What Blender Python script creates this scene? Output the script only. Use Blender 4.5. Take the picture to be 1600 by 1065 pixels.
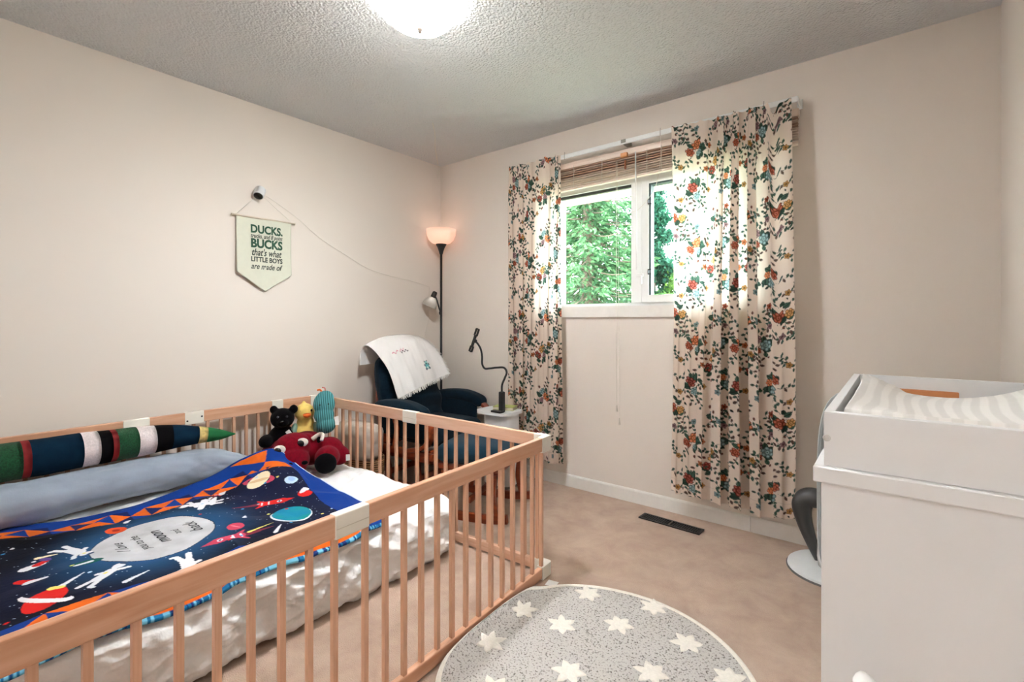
import bpy, bmesh, math, random
import numpy as np
from mathutils import Vector, Matrix, Euler
from mathutils.bvhtree import BVHTree

for o in list(bpy.data.objects):
    bpy.data.objects.remove(o, do_unlink=True)
SC = bpy.context.scene
COL = SC.collection
PI = math.pi
random.seed(7)
RNG = np.random.default_rng(11)

# ---------------------------------------------------------------- camera
cd = bpy.data.cameras.new('camera')
cam = bpy.data.objects.new('camera', cd)
COL.objects.link(cam)
cd.sensor_width = 36.0
cd.lens = 16.95
cd.shift_y = -0.0197
cd.clip_start = 0.02
cd.clip_end = 200
cam.location = (3.029, -2.830, 1.131)
cam.rotation_euler = (PI/2, 0, math.radians(38.53))
SC.camera = cam

# ---------------------------------------------------------------- world, sun, exposure
w = bpy.data.worlds.new('sky')
SC.world = w
w.use_nodes = True
nt = w.node_tree
nt.nodes.clear()
wo = nt.nodes.new('ShaderNodeOutputWorld')
bg = nt.nodes.new('ShaderNodeBackground')
bg.inputs['Color'].default_value = (0.86, 0.94, 1.0, 1)
bg.inputs['Strength'].default_value = 11.0
nt.links.new(bg.outputs[0], wo.inputs['Surface'])

sl = bpy.data.lights.new('sun', 'SUN')
sl.energy = 5.5
sl.angle = 0.02
sl.color = (1.0, 0.96, 0.88)
sun = bpy.data.objects.new('sun', sl)
COL.objects.link(sun)
sun.rotation_euler = (math.radians(42), 0, math.radians(-20))   # shines towards +Y, over the roof onto the trees

SC.view_settings.view_transform = 'Standard'
SC.view_settings.look = 'None'
SC.view_settings.exposure = 1.30
SC.view_settings.gamma = 1.0
SC.view_settings.use_curve_mapping = False

# ---------------------------------------------------------------- helpers: colour and materials
def lin(c):
    c = c / 255.0
    return c / 12.92 if c <= 0.04045 else ((c + 0.055) / 1.055) ** 2.4
def rgb(r, g, b):
    return (lin(r), lin(g), lin(b), 1.0)
def L3(r, g, b):
    return np.array([lin(r), lin(g), lin(b)])

MATS = {}
def mat(name, col, rough=0.6, metal=0.0, noise=None, bump=None, spec=None, sheen=0.0, emit=None, trans=None):
    """procedural principled material; noise=(scale, amount, detail), bump=(scale, strength, distance)"""
    if name in MATS:
        return MATS[name]
    m = bpy.data.materials.new(name)
    m.use_nodes = True
    t = m.node_tree
    b = t.nodes['Principled BSDF']
    out = t.nodes['Material Output']
    b.inputs['Base Color'].default_value = col
    b.inputs['Roughness'].default_value = rough
    b.inputs['Metallic'].default_value = metal
    if spec is not None:
        b.inputs['Specular IOR Level'].default_value = spec
    if sheen:
        b.inputs['Sheen Weight'].default_value = sheen
        b.inputs['Sheen Roughness'].default_value = 0.5
    tc = t.nodes.new('ShaderNodeTexCoord')
    if noise:
        n = t.nodes.new('ShaderNodeTexNoise')
        n.inputs['Scale'].default_value = noise[0]
        n.inputs['Detail'].default_value = noise[2] if len(noise) > 2 else 4
        r = t.nodes.new('ShaderNodeValToRGB')
        a = noise[1]
        r.color_ramp.elements[0].color = tuple(max(0, c * (1 - a)) for c in col[:3]) + (1,)
        r.color_ramp.elements[1].color = tuple(min(1, c * (1 + a)) for c in col[:3]) + (1,)
        r.color_ramp.elements[0].position = 0.3
        r.color_ramp.elements[1].position = 0.7
        t.links.new(tc.outputs['Object'], n.inputs['Vector'])
        t.links.new(n.outputs['Fac'], r.inputs['Fac'])
        t.links.new(r.outputs['Color'], b.inputs['Base Color'])
    if bump:
        n2 = t.nodes.new('ShaderNodeTexNoise')
        n2.inputs['Scale'].default_value = bump[0]
        n2.inputs['Detail'].default_value = 3
        bp = t.nodes.new('ShaderNodeBump')
        bp.inputs['Strength'].default_value = bump[1]
        bp.inputs['Distance'].default_value = bump[2]
        t.links.new(tc.outputs['Object'], n2.inputs['Vector'])
        t.links.new(n2.outputs['Fac'], bp.inputs['Height'])
        t.links.new(bp.outputs['Normal'], b.inputs['Normal'])
    if emit:
        b.inputs['Emission Color'].default_value = emit[0]
        b.inputs['Emission Strength'].default_value = emit[1]
    if trans:
        tl = t.nodes.new('ShaderNodeBsdfTranslucent')
        tl.inputs['Color'].default_value = col
        mx = t.nodes.new('ShaderNodeMixShader')
        mx.inputs['Fac'].default_value = trans
        t.links.new(b.outputs[0], mx.inputs[1])
        t.links.new(tl.outputs[0], mx.inputs[2])
        t.links.new(mx.outputs[0], out.inputs['Surface'])
    MATS[name] = m
    return m

def mat_wood(name, c1, c2, axis='Y', rough=0.45, scale=26.0):
    m = bpy.data.materials.new(name)
    m.use_nodes = True
    t = m.node_tree
    b = t.nodes['Principled BSDF']
    tc = t.nodes.new('ShaderNodeTexCoord')
    mp = t.nodes.new('ShaderNodeMapping')
    s = {'X': (0.9, scale, scale), 'Y': (scale, 0.9, scale), 'Z': (scale, scale, 0.9)}[axis]
    mp.inputs['Scale'].default_value = s
    n = t.nodes.new('ShaderNodeTexNoise')
    n.inputs['Scale'].default_value = 1.6
    n.inputs['Detail'].default_value = 5
    n.inputs['Distortion'].default_value = 0.6
    r = t.nodes.new('ShaderNodeValToRGB')
    r.color_ramp.elements[0].color = c1
    r.color_ramp.elements[1].color = c2
    r.color_ramp.elements[0].position = 0.32
    r.color_ramp.elements[1].position = 0.68
    t.links.new(tc.outputs['Object'], mp.inputs['Vector'])
    t.links.new(mp.outputs['Vector'], n.inputs['Vector'])
    t.links.new(n.outputs['Fac'], r.inputs['Fac'])
    t.links.new(r.outputs['Color'], b.inputs['Base Color'])
    b.inputs['Roughness'].default_value = rough
    MATS[name] = m
    return m

def mat_attr(name, rough=0.8, trans=0.0, bump=None, sheen=0.0):
    """colour printed on the cloth: read from the mesh's own colour attribute"""
    m = bpy.data.materials.new(name)
    m.use_nodes = True
    t = m.node_tree
    b = t.nodes['Principled BSDF']
    a = t.nodes.new('ShaderNodeAttribute')
    a.attribute_name = 'print'
    t.links.new(a.outputs['Color'], b.inputs['Base Color'])
    b.inputs['Roughness'].default_value = rough
    b.inputs['Specular IOR Level'].default_value = 0.2
    if sheen:
        b.inputs['Sheen Weight'].default_value = sheen
    if bump:
        tc = t.nodes.new('ShaderNodeTexCoord')
        n2 = t.nodes.new('ShaderNodeTexNoise')
        n2.inputs['Scale'].default_value = bump[0]
        bp = t.nodes.new('ShaderNodeBump')
        bp.inputs['Strength'].default_value = bump[1]
        bp.inputs['Distance'].default_value = bump[2]
        t.links.new(tc.outputs['Object'], n2.inputs['Vector'])
        t.links.new(n2.outputs['Fac'], bp.inputs['Height'])
        t.links.new(bp.outputs['Normal'], b.inputs['Normal'])
    if trans:
        tl = t.nodes.new('ShaderNodeBsdfTranslucent')
        mx = t.nodes.new('ShaderNodeMixShader')
        mx.inputs['Fac'].default_value = trans
        t.links.new(a.outputs['Color'], tl.inputs['Color'])
        t.links.new(b.outputs[0], mx.inputs[1])
        t.links.new(tl.outputs[0], mx.inputs[2])
        t.links.new(mx.outputs[0], t.nodes['Material Output'].inputs['Surface'])
    MATS[name] = m
    return m

# ---------------------------------------------------------------- helpers: objects
def link(name, me, m=None, parent=None, smooth=False):
    if m is not None:
        me.materials.clear()
        me.materials.append(m)
    if smooth:
        me.polygons.foreach_set('use_smooth', [True] * len(me.polygons))
    o = bpy.data.objects.new(name, me)
    COL.objects.link(o)
    if parent is not None:
        o.parent = parent
    return o
def tag(o, label, cat, group=None, kind=None):
    o['label'] = label
    o['category'] = cat
    if group:
        o['group'] = group
    if kind:
        o['kind'] = kind
    return o
def empty(name, label, cat, loc=(0, 0, 0), rz=0.0, group=None):
    o = bpy.data.objects.new(name, None)
    o.empty_display_size = 0.1
    COL.objects.link(o)
    o.location = loc
    o.rotation_euler = (0, 0, rz)
    return tag(o, label, cat, group)
def struct(o, label=None, cat=None):
    o['kind'] = 'structure'
    if label:
        o['label'] = label
        o['category'] = cat
    return o

class MB:
    """collects shapes into one mesh"""
    def __init__(s):
        s.v = []; s.f = []
    def add(s, v, f):
        k = len(s.v)
        s.v.extend([tuple(p) for p in v])
        s.f.extend([tuple(i + k for i in q) for q in f])
        return s
    def box(s, c, h, rot=None):
        """c centre, h half sizes, rot optional 3x3"""
        pts = []
        for dz in (-1, 1):
            for dx, dy in ((-1, -1), (1, -1), (1, 1), (-1, 1)):
                p = Vector((dx * h[0], dy * h[1], dz * h[2]))
                if rot is not None:
                    p = rot @ p
                pts.append((p.x + c[0], p.y + c[1], p.z + c[2]))
        return s.add(pts, [(3, 2, 1, 0), (4, 5, 6, 7), (0, 1, 5, 4), (1, 2, 6, 5), (2, 3, 7, 6), (3, 0, 4, 7)])
    def span(s, a, b):
        """box from min corner a to max corner b"""
        return s.box([(a[i] + b[i]) / 2 for i in range(3)], [abs(b[i] - a[i]) / 2 for i in range(3)])
    def bevbox(s, c, h, bev, rot=None, seg=2):
        bm = bmesh.new()
        bmesh.ops.create_cube(bm, size=1.0)
        for v in bm.verts:
            v.co = Vector((v.co.x * 2 * h[0], v.co.y * 2 * h[1], v.co.z * 2 * h[2]))
        bmesh.ops.bevel(bm, geom=bm.edges[:], offset=bev, segments=seg, profile=0.5, affect='EDGES')
        vs = []
        for v in bm.verts:
            p = v.co if rot is None else rot @ v.co
            vs.append((p.x + c[0], p.y + c[1], p.z + c[2]))
        bm.verts.index_update()
        fs = [[v.index for v in f.verts] for f in bm.faces]
        bm.free()
        return s.add(vs, fs)
    def tube(s, pts, r, n=10, cap=True, flat=None):
        """round (or flattened: flat=(a,b) half sizes) tube along points; r may be a list"""
        pts = [Vector(p) for p in pts]
        m = len(pts)
        rs = r if isinstance(r, (list, tuple, np.ndarray)) else [r] * m
        T = []
        for i in range(m):
            d = pts[min(i + 1, m - 1)] - pts[max(i - 1, 0)]
            T.append(d.normalized())
        up = Vector((0, 0, 1)) if abs(T[0].z) < 0.9 else Vector((1, 0, 0))
        nrm = (up - T[0] * up.dot(T[0])).normalized()
        vs = []
        for i in range(m):
            nrm = (nrm - T[i] * nrm.dot(T[i]))
            nrm = nrm.normalized() if nrm.length > 1e-6 else T[i].orthogonal().normalized()
            bn = T[i].cross(nrm)
            for k in range(n):
                a = 2 * PI * k / n
                if flat:
                    ca, sa = math.cos(a), math.sin(a)
                    e = 0.35
                    u = math.copysign(abs(ca) ** e, ca) * flat[0]
                    q = math.copysign(abs(sa) ** e, sa) * flat[1]
                    p = pts[i] + nrm * u + bn * q
                else:
                    p = pts[i] + (nrm * math.cos(a) + bn * math.sin(a)) * rs[i]
                vs.append(p)
        fs = []
        for i in range(m - 1):
            for k in range(n):
                k2 = (k + 1) % n
                fs.append((i * n + k, i * n + k2, (i + 1) * n + k2, (i + 1) * n + k))
        if cap:
            fs.append(tuple(range(n - 1, -1, -1)))
            fs.append(tuple((m - 1) * n + k for k in range(n)))
        return s.add(vs, fs)
    def lathe(s, prof, n=32, c=(0, 0, 0), rot=None, close=False):
        """prof list of (radius, z)"""
        vs = []
        for r, z in prof:
            for k in range(n):
                a = 2 * PI * k / n
                p = Vector((max(r, 1e-5) * math.cos(a), max(r, 1e-5) * math.sin(a), z))
                if rot is not None:
                    p = rot @ p
                vs.append((p.x + c[0], p.y + c[1], p.z + c[2]))
        fs = []
        m = len(prof)
        for i in range(m - 1 if not close else m):
            j = (i + 1) % m
            for k in range(n):
                k2 = (k + 1) % n
                fs.append((i * n + k, i * n + k2, j * n + k2, j * n + k))
        return s.add(vs, fs)
    def ell(s, c, r, rot=None, nu=20, nv=12):
        vs = []; fs = []
        for j in range(nv + 1):
            th = PI * j / nv
            for k in range(nu):
                a = 2 * PI * k / nu
                st = max(math.sin(th), 1e-4)
                p = Vector((r[0] * st * math.cos(a), r[1] * st * math.sin(a), -r[2] * math.cos(th)))
                if rot is not None:
                    p = rot @ p
                vs.append((p.x + c[0], p.y + c[1], p.z + c[2]))
        for j in range(nv):
            for k in range(nu):
                k2 = (k + 1) % nu
                fs.append((j * nu + k, j * nu + k2, (j + 1) * nu + k2, (j + 1) * nu + k))
        return s.add(vs, fs)
    def prism(s, poly, z0, z1, mtx=None):
        """poly list of (x, y), extruded z0..z1"""
        n = len(poly)
        vs = [Vector((x, y, z0)) for x, y in poly] + [Vector((x, y, z1)) for x, y in poly]
        if mtx is not None:
            vs = [mtx @ p for p in vs]
        fs = [tuple(range(n - 1, -1, -1)), tuple(range(n, 2 * n))]
        for i in range(n):
            j = (i + 1) % n
            fs.append((i, j, n + j, n + i))
        return s.add(vs, fs)
    def mesh(s, name):
        me = bpy.data.meshes.new(name)
        me.from_pydata(s.v, [], s.f)
        me.validate()
        me.update()
        return me
    def build(s, name, m, parent=None, smooth=False):
        o = link(name, s.mesh(name), m, parent, smooth)
        if smooth == 'auto':
            o.data.polygons.foreach_set('use_smooth', [True] * len(o.data.polygons))
            try:
                o.data.set_sharp_from_angle(angle=math.radians(38))
            except Exception:
                pass
        return o

def catmull(pts, n=8):
    P = [Vector(p) for p in pts]
    P = [P[0] * 2 - P[1]] + P + [P[-1] * 2 - P[-2]]
    out = []
    for i in range(1, len(P) - 2):
        for k in range(n):
            t = k / n
            a, b, c, d = P[i - 1], P[i], P[i + 1], P[i + 2]
            out.append(0.5 * ((2 * b) + (c - a) * t + (2 * a - 5 * b + 4 * c - d) * t * t + (3 * b - a - 3 * c + d) * t ** 3))
    out.append(P[-2])
    return out

def vnoise(x, y, z, seed=0):
    """smooth value noise in numpy, about -1..1"""
    def h(i, j, k):
        n = (i.astype(np.int64) * 374761393 + j.astype(np.int64) * 668265263 + k.astype(np.int64) * 2147483647 + seed * 1274126177) & 0xffffffff
        n = ((n ^ (n >> 13)) * 1274126177) & 0xffffffff
        return ((n ^ (n >> 16)) & 0xffff) / 32767.5 - 1.0
    xi, yi, zi = np.floor(x), np.floor(y), np.floor(z)
    fx, fy, fz = x - xi, y - yi, z - zi
    sx, sy, sz = [f * f * (3 - 2 * f) for f in (fx, fy, fz)]
    r = 0
    for dx in (0, 1):
        for dy in (0, 1):
            for dz in (0, 1):
                wgt = (sx if dx else 1 - sx) * (sy if dy else 1 - sy) * (sz if dz else 1 - sz)
                r = r + wgt * h(xi + dx, yi + dy, zi + dz)
    return r
def fbm(x, y, z, seed=0, oct=4):
    r = 0; a = 1.0; s = 0
    for k in range(oct):
        r = r + a * vnoise(x * 2 ** k, y * 2 ** k, z * 2 ** k, seed + k)
        s += a
        a *= 0.5
    return r / s

def grid_mesh(name, P, closed_u=False):
    """P array (nv, nu, 3) -> mesh"""
    nv, nu = P.shape[:2]
    me = bpy.data.meshes.new(name)
    idx = np.arange(nv * nu).reshape(nv, nu)
    if closed_u:
        idx = np.concatenate([idx, idx[:, :1]], axis=1)
    a = idx[:-1, :-1].ravel(); b = idx[:-1, 1:].ravel(); c = idx[1:, 1:].ravel(); d = idx[1:, :-1].ravel()
    F = np.stack([a, b, c, d], 1).astype(np.int32)
    me.vertices.add(nv * nu)
    me.vertices.foreach_set('co', P.reshape(-1).astype(np.float32))
    me.loops.add(F.size)
    me.loops.foreach_set('vertex_index', F.ravel())
    me.polygons.add(len(F))
    me.polygons.foreach_set('loop_start', np.arange(0, F.size, 4, dtype=np.int32))
    me.polygons.foreach_set('use_smooth', np.ones(len(F), dtype=bool))
    me.update(calc_edges=True)
    return me
def paint(me, C):
    a = me.color_attributes.new('print', 'FLOAT_COLOR', 'POINT')
    C = np.concatenate([C.reshape(-1, 3), np.ones((C.size // 3, 1))], 1).astype(np.float32)
    a.data.foreach_set('color', C.ravel())

def rbox_arrays(half, r, n):
    """rounded box: dense grids on six faces, welded; returns verts (N,3), faces"""
    bm = bmesh.new()
    bmesh.ops.create_cube(bm, size=2.0)
    bmesh.ops.subdivide_edges(bm, edges=bm.edges[:], cuts=n, use_grid_fill=True)
    V = np.array([v.co[:] for v in bm.verts])
    bm.verts.index_update()
    F = [[v.index for v in f.verts] for f in bm.faces]
    bm.free()
    half = np.array(half, float)
    # push grid lines towards the edges so that the rounding gets vertices
    q = V * half
    core = half - r
    inner = np.clip(q, -core, core)
    d = V * half - inner
    # direction for points in the rounded zone
    dn = np.linalg.norm(d, axis=1, keepdims=True)
    # Surface: on flat faces d is r along one axis
    out = np.where(dn > 1e-9, inner + d / np.maximum(dn, 1e-9) * r, q)
    return out, F
def soft_box(name, c, half, r, n, m, parent=None, puff=0.0, rot=None, disp=None):
    V, F = rbox_arrays(half, r, n)
    h = np.array(half)
    if puff:
        u = V / h
        k = (1 - np.clip(np.abs(u[:, 0]), 0, 1) ** 2.5) * (1 - np.clip(np.abs(u[:, 1]), 0, 1) ** 2.5)
        V[:, 2] += np.sign(u[:, 2]) * puff * k * np.minimum(1, np.abs(u[:, 2]) * 1.5)
    if disp is not None:
        V = disp(V)
    if rot is not None:
        V = V @ np.array(rot.to_3x3() if hasattr(rot, 'to_3x3') else rot).T
    V = V + np.array(c)
    me = bpy.data.meshes.new(name)
    me.from_pydata(V.tolist(), [], F)
    me.update()
    return link(name, me, m, parent, True)

def blob(name, ells, m, parent=None, voxel=0.006, smooth=6):
    """several ellipsoids fused into one soft continuous surface; ells: (centre, radii, rot or None)"""
    b = MB()
    for e in ells:
        b.ell(e[0], e[1], e[2] if len(e) > 2 else None, 24, 16)
    me = b.mesh(name)
    o = link(name, me, m, None, True)
    rm = o.modifiers.new('remesh', 'REMESH')
    rm.mode = 'VOXEL'
    rm.voxel_size = voxel
    sm = o.modifiers.new('smooth', 'SMOOTH')
    sm.iterations = smooth
    sm.factor = 0.5
    dg = bpy.context.evaluated_depsgraph_get()
    me2 = bpy.data.meshes.new_from_object(o.evaluated_get(dg))
    o.modifiers.clear()
    o.data = me2
    me2.materials.clear()
    me2.materials.append(m)
    me2.polygons.foreach_set('use_smooth', [True] * len(me2.polygons))
    if parent is not None:
        o.parent = parent
    return o

def text_mesh(txt, size, shear=0.0, offset=0.0, spacing=1.0, width=1.0):
    cu = bpy.data.curves.new('lettering', 'FONT')
    cu.body = txt
    cu.size = size
    cu.shear = shear
    cu.offset = offset
    cu.space_character = spacing
    cu.align_x = 'CENTER'
    cu.align_y = 'CENTER'
    cu.resolution_u = 4
    o = bpy.data.objects.new('lettering', cu)
    COL.objects.link(o)
    dg = bpy.context.evaluated_depsgraph_get()
    me = bpy.data.meshes.new_from_object(o.evaluated_get(dg))
    bpy.data.objects.remove(o, do_unlink=True)
    for v in me.vertices:
        v.co.x *= width
    return me
# ================================================================ materials of the room
def wall_material():
    m = mat('wall_paint', rgb(229, 219, 209), 0.75, noise=(2.0, 0.012, 2), bump=(90, 0.05, 0.002), spec=0.25)
    return m
M_WALL = wall_material()
M_TRIM = mat('white_trim', rgb(236, 232, 226), 0.4, noise=(30, 0.02))
M_WHITE = mat('white_plastic', rgb(240, 240, 238), 0.35, noise=(20, 0.02))
M_WHITE_PAINT = mat('white_lacquer', rgb(236, 236, 237), 0.32, noise=(8, 0.015))
M_BLACK = mat('black_metal', rgb(22, 21, 21), 0.4, noise=(40, 0.2))
M_BLACKP = mat('black_plastic', rgb(20, 20, 21), 0.5, noise=(40, 0.2))

def ceiling_material():
    m = bpy.data.materials.new('stippled_ceiling')
    m.use_nodes = True
    t = m.node_tree
    b = t.nodes['Principled BSDF']
    b.inputs['Base Color'].default_value = rgb(219, 220, 221)
    b.inputs['Roughness'].default_value = 0.9
    tc = t.nodes.new('ShaderNodeTexCoord')
    v = t.nodes.new('ShaderNodeTexVoronoi')
    v.inputs['Scale'].default_value = 95
    v.feature = 'SMOOTH_F1'
    n = t.nodes.new('ShaderNodeTexNoise')
    n.inputs['Scale'].default_value = 85
    n.inputs['Detail'].default_value = 6
    mth = t.nodes.new('ShaderNodeMath')
    mth.operation = 'SUBTRACT'
    bp = t.nodes.new('ShaderNodeBump')
    bp.inputs['Strength'].default_value = 0.9
    bp.inputs['Distance'].default_value = 0.008
    t.links.new(tc.outputs['Object'], v.inputs['Vector'])
    t.links.new(tc.outputs['Object'], n.inputs['Vector'])
    t.links.new(n.outputs['Fac'], mth.inputs[0])
    t.links.new(v.outputs['Distance'], mth.inputs[1])
    t.links.new(mth.outputs[0], bp.inputs['Height'])
    t.links.new(bp.outputs['Normal'], b.inputs['Normal'])
    return m
M_CEIL = ceiling_material()

def carpet_material():
    m = bpy.data.materials.new('beige_carpet')
    m.use_nodes = True
    t = m.node_tree
    b = t.nodes['Principled BSDF']
    b.inputs['Roughness'].default_value = 0.95
    b.inputs['Specular IOR Level'].default_value = 0.1
    b.inputs['Sheen Weight'].default_value = 0.15
    tc = t.nodes.new('ShaderNodeTexCoord')
    n = t.nodes.new('ShaderNodeTexNoise')
    n.inputs['Scale'].default_value = 6.5
    n.inputs['Detail'].default_value = 8
    n.inputs['Roughness'].default_value = 0.65
    n.inputs['Distortion'].default_value = 0.3
    r = t.nodes.new('ShaderNodeValToRGB')
    r.color_ramp.elements[0].color = rgb(174, 149, 132)
    r.color_ramp.elements[1].color = rgb(196, 172, 154)
    r.color_ramp.elements[0].position = 0.33
    r.color_ramp.elements[1].position = 0.66
    n2 = t.nodes.new('ShaderNodeTexNoise')
    n2.inputs['Scale'].default_value = 260
    n2.inputs['Detail'].default_value = 3
    bp = t.nodes.new('ShaderNodeBump')
    bp.inputs['Strength'].default_value = 0.6
    bp.inputs['Distance'].default_value = 0.006
    t.links.new(tc.outputs['Object'], n.inputs['Vector'])
    t.links.new(n.outputs['Fac'], r.inputs['Fac'])
    t.links.new(r.outputs['Color'], b.inputs['Base Color'])
    t.links.new(tc.outputs['Object'], n2.inputs['Vector'])
    t.links.new(n2.outputs['Fac'], bp.inputs['Height'])
    t.links.new(bp.outputs['Normal'], b.inputs['Normal'])
    return m
M_CARPET = carpet_material()

# ================================================================ the room: X along the window wall, Y towards it
RW, RD, RH = 3.37, -3.35, 2.44
WX0, WX1, WZ0, WZ1 = 1.12, 2.50, 1.19, 2.07       # window opening
struct(MB().span((-0.2, RD - 1.5, -0.2), (4.5, 0.2, 0)).build('floor', M_CARPET), 'beige mottled carpet covering the bedroom floor', 'floor')
struct(MB().span((-0.2, RD - 1.5, RH), (4.5, 0.2, RH + 0.2)).build('ceiling', M_CEIL), 'white stippled popcorn ceiling of the bedroom', 'ceiling')
struct(MB().span((-0.2, RD - 0.2, 0), (0, 0.2, RH)).build('wall_left', M_WALL), 'cream wall with the fabric pennant, beside the crib', 'wall')
struct(MB().span((RW, RD - 0.12, 0), (RW + 0.2, 0.2, RH)).build('wall_right', M_WALL), 'cream wall strip at right edge behind the dresser', 'wall')
b = MB()
b.span((0, 0, 0), (WX0, 0.2, RH)); b.span((WX1, 0, 0), (RW, 0.2, RH))
b.span((WX0, 0, 0), (WX1, 0.2, WZ0)); b.span((WX0, 0, WZ1), (WX1, 0.2, RH))
struct(b.build('wall_far', M_WALL), 'cream wall with the curtained window', 'wall')
DX_0, DX_1, DZ_1 = 2.30, 3.12, 2.05            # doorway added behind the viewer, lets fill light in from an added hall
b = MB(); b.span((0, RD - 0.12, 0), (DX_0, RD, RH)); b.span((DX_1, RD - 0.12, 0), (RW, RD, RH)); b.span((DX_0, RD - 0.12, DZ_1), (DX_1, RD, RH))
struct(b.build('wall_near', M_WALL), 'cream wall with the added doorway behind the viewer', 'wall')
HY = RD - 1.35  # unseen hall, added to hold the fill lamp
struct(MB().span((1.0, HY - 0.1, 0), (4.4, HY, RH)).build('wall_added_hall', M_WALL), 'cream wall of the added hall outside the bedroom door', 'wall')
struct(MB().span((0.9, HY - 0.1, 0), (1.0, RD - 0.12, RH)).build('wall_added_hall_left', M_WALL), 'cream end wall of the added hall on the left', 'wall')
struct(MB().span((4.4, HY - 0.1, 0), (4.5, RD - 0.12, RH)).build('wall_added_hall_right', M_WALL), 'cream end wall of the added hall on the right', 'wall')
struct(MB().span((RW + .2, RD - 0.2, 0), (4.4, RD - .12, RH)).build('wall_added_hall_inner', M_WALL), 'cream wall of the added hall past the bedroom', 'wall')
b = MB()
for (a, c) in (((DX_0 - .06, RD, 0), (DX_0, RD + .014, DZ_1 + .06)), ((DX_1, RD, 0), (DX_1 + .06, RD + .014, DZ_1 + .06)), ((DX_0, RD, DZ_1), (DX_1, RD + .014, DZ_1 + .06))):
    b.span(a, c)
struct(b.build('trim_1', M_TRIM), 'white casing around the added bedroom doorway', 'door trim')

def base_profile(L):
    # board cross-section (y out from wall, z) with a small rounded top
    pr = [(0, 0), (0.014, 0), (0.014, 0.072), (0.011, 0.079), (0.005, 0.082), (0, 0.082)]
    return pr
def board(name, x0, x1, parent):
    pr = base_profile(0)
    n = len(pr)
    vs = [(x0, -y, z) for y, z in pr] + [(x1, -y, z) for y, z in pr]
    fs = [tuple(range(n)), tuple(range(2 * n - 1, n - 1, -1))] + [(i, n + i, n + (i + 1) % n, (i + 1) % n) for i in range(n)]
    return MB().add(vs, fs).build(name, M_TRIM, parent)
bb = bpy.data.objects.new('baseboard_far', None); COL.objects.link(bb)
struct(bb, 'white baseboard under the window, in two lengths with a joint', 'baseboard')
board('board', 0.0, 2.417, bb); board('board', 2.420, RW, bb)
struct(MB().span((0, RD, 0), (0.014, -0.014, 0.082)).build('baseboard_left', M_TRIM), 'white baseboard behind the crib', 'baseboard')
struct(MB().span((RW - 0.014, RD, 0), (RW, -0.014, 0.082)).build('baseboard_right', M_TRIM), 'white baseboard behind the dresser', 'baseboard')

# ================================================================ window: fixed pane left, casement right
M_VINYL = mat('white_vinyl', rgb(242, 243, 241), 0.35, noise=(12, 0.01))
M_GASKET = mat('dark_teal_gasket', rgb(44, 66, 68), 0.5, noise=(30, 0.1))
M_SCREEN = mat('grey_gasket', rgb(70, 72, 70), 0.5, noise=(30, 0.1))
def glass_material():
    m = bpy.data.materials.new('window_glass')
    m.use_nodes = True
    t = m.node_tree
    t.nodes.remove(t.nodes['Principled BSDF'])
    tr = t.nodes.new('ShaderNodeBsdfTransparent')
    tr.inputs['Color'].default_value = (0.93, 0.97, 0.96, 1)
    gl = t.nodes.new('ShaderNodeBsdfGlossy')
    gl.inputs['Roughness'].default_value = 0.02
    mx = t.nodes.new('ShaderNodeMixShader')
    mx.inputs['Fac'].default_value = 0.04
    t.links.new(tr.outputs[0], mx.inputs[1]); t.links.new(gl.outputs[0], mx.inputs[2])
    t.links.new(mx.outputs[0], t.nodes['Material Output'].inputs['Surface'])
    return m
M_GLASS = glass_material()
win = bpy.data.objects.new('window_1', None); COL.objects.link(win)
win.location = ((WX0 + WX1) / 2, 0, WZ0)
struct(win, 'white vinyl window with a fixed left pane and a casement on the right', 'window')
def wpart(mb, name, m):
    o = mb.build(name, m, win)
    o.matrix_parent_inverse = Matrix.Translation((-(WX0 + WX1) / 2, 0, -WZ0))
    return o
y0, y1 = 0.03, 0.12
b = MB()
b.span((WX0, y0, WZ0), (WX1, y1, WZ0 + 0.055)); b.span((WX0, y0, WZ1 - 0.07), (WX1, y1, WZ1))
b.span((WX0, y0, WZ0 + .055), (WX0 + 0.055, y1, WZ1 - .07)); b.span((WX1 - 0.055, y0, WZ0 + .055), (WX1, y1, WZ1 - .07))
b.span((1.722, y0 - 0.01, WZ0 + .055), (1.788, y1 - .01, WZ1 - .07))
wpart(b, 'window_frame', M_VINYL)
b = MB()   # reveal boards lining the opening
b.span((WX0 - 0.0, 0.0, WZ0 - 0.02), (WX1, 0.03, WZ0))
wpart(b, 'window_sill', M_TRIM)
b = MB(); b.span((WX0 - 0.06, -0.016, 1.155), (WX1 + 0.06, 0.0, 1.225))
wpart(b, 'window_apron', M_TRIM)
b = MB(); b.span((WX0 - 0.07, -0.016, 1.225), (WX0, 0, WZ1 + 0.07)); b.span((WX1, -0.016, 1.225), (WX1 + 0.07, 0, WZ1 + 0.07)); b.span((WX0, -0.016, WZ1), (WX1, 0, WZ1 + 0.07))
wpart(b, 'window_casing', M_TRIM)
b = MB()   # casement sash
sx0, sx1, sz0, sz1 = 1.79, WX1 - 0.055, WZ0 + 0.055, WZ1 - 0.07
for (a, c) in (((sx0, 0.02, sz0), (sx1, 0.09, sz0 + 0.045)), ((sx0, 0.02, sz1 - 0.02), (sx1, 0.09, sz1)), ((sx0, 0.02, sz0 + .045), (sx0 + 0.045, 0.09, sz1 - .02)), ((sx1 - 0.045, 0.02, sz0 + .045), (sx1, 0.09, sz1 - .02))):
    b.span(a, c)
wpart(b, 'casement_sash', M_VINYL)
b = MB()
gx0, gx1, gz0, gz1 = sx0 + 0.045, sx1 - 0.045, sz0 + 0.045, sz1 - 0.02
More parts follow.
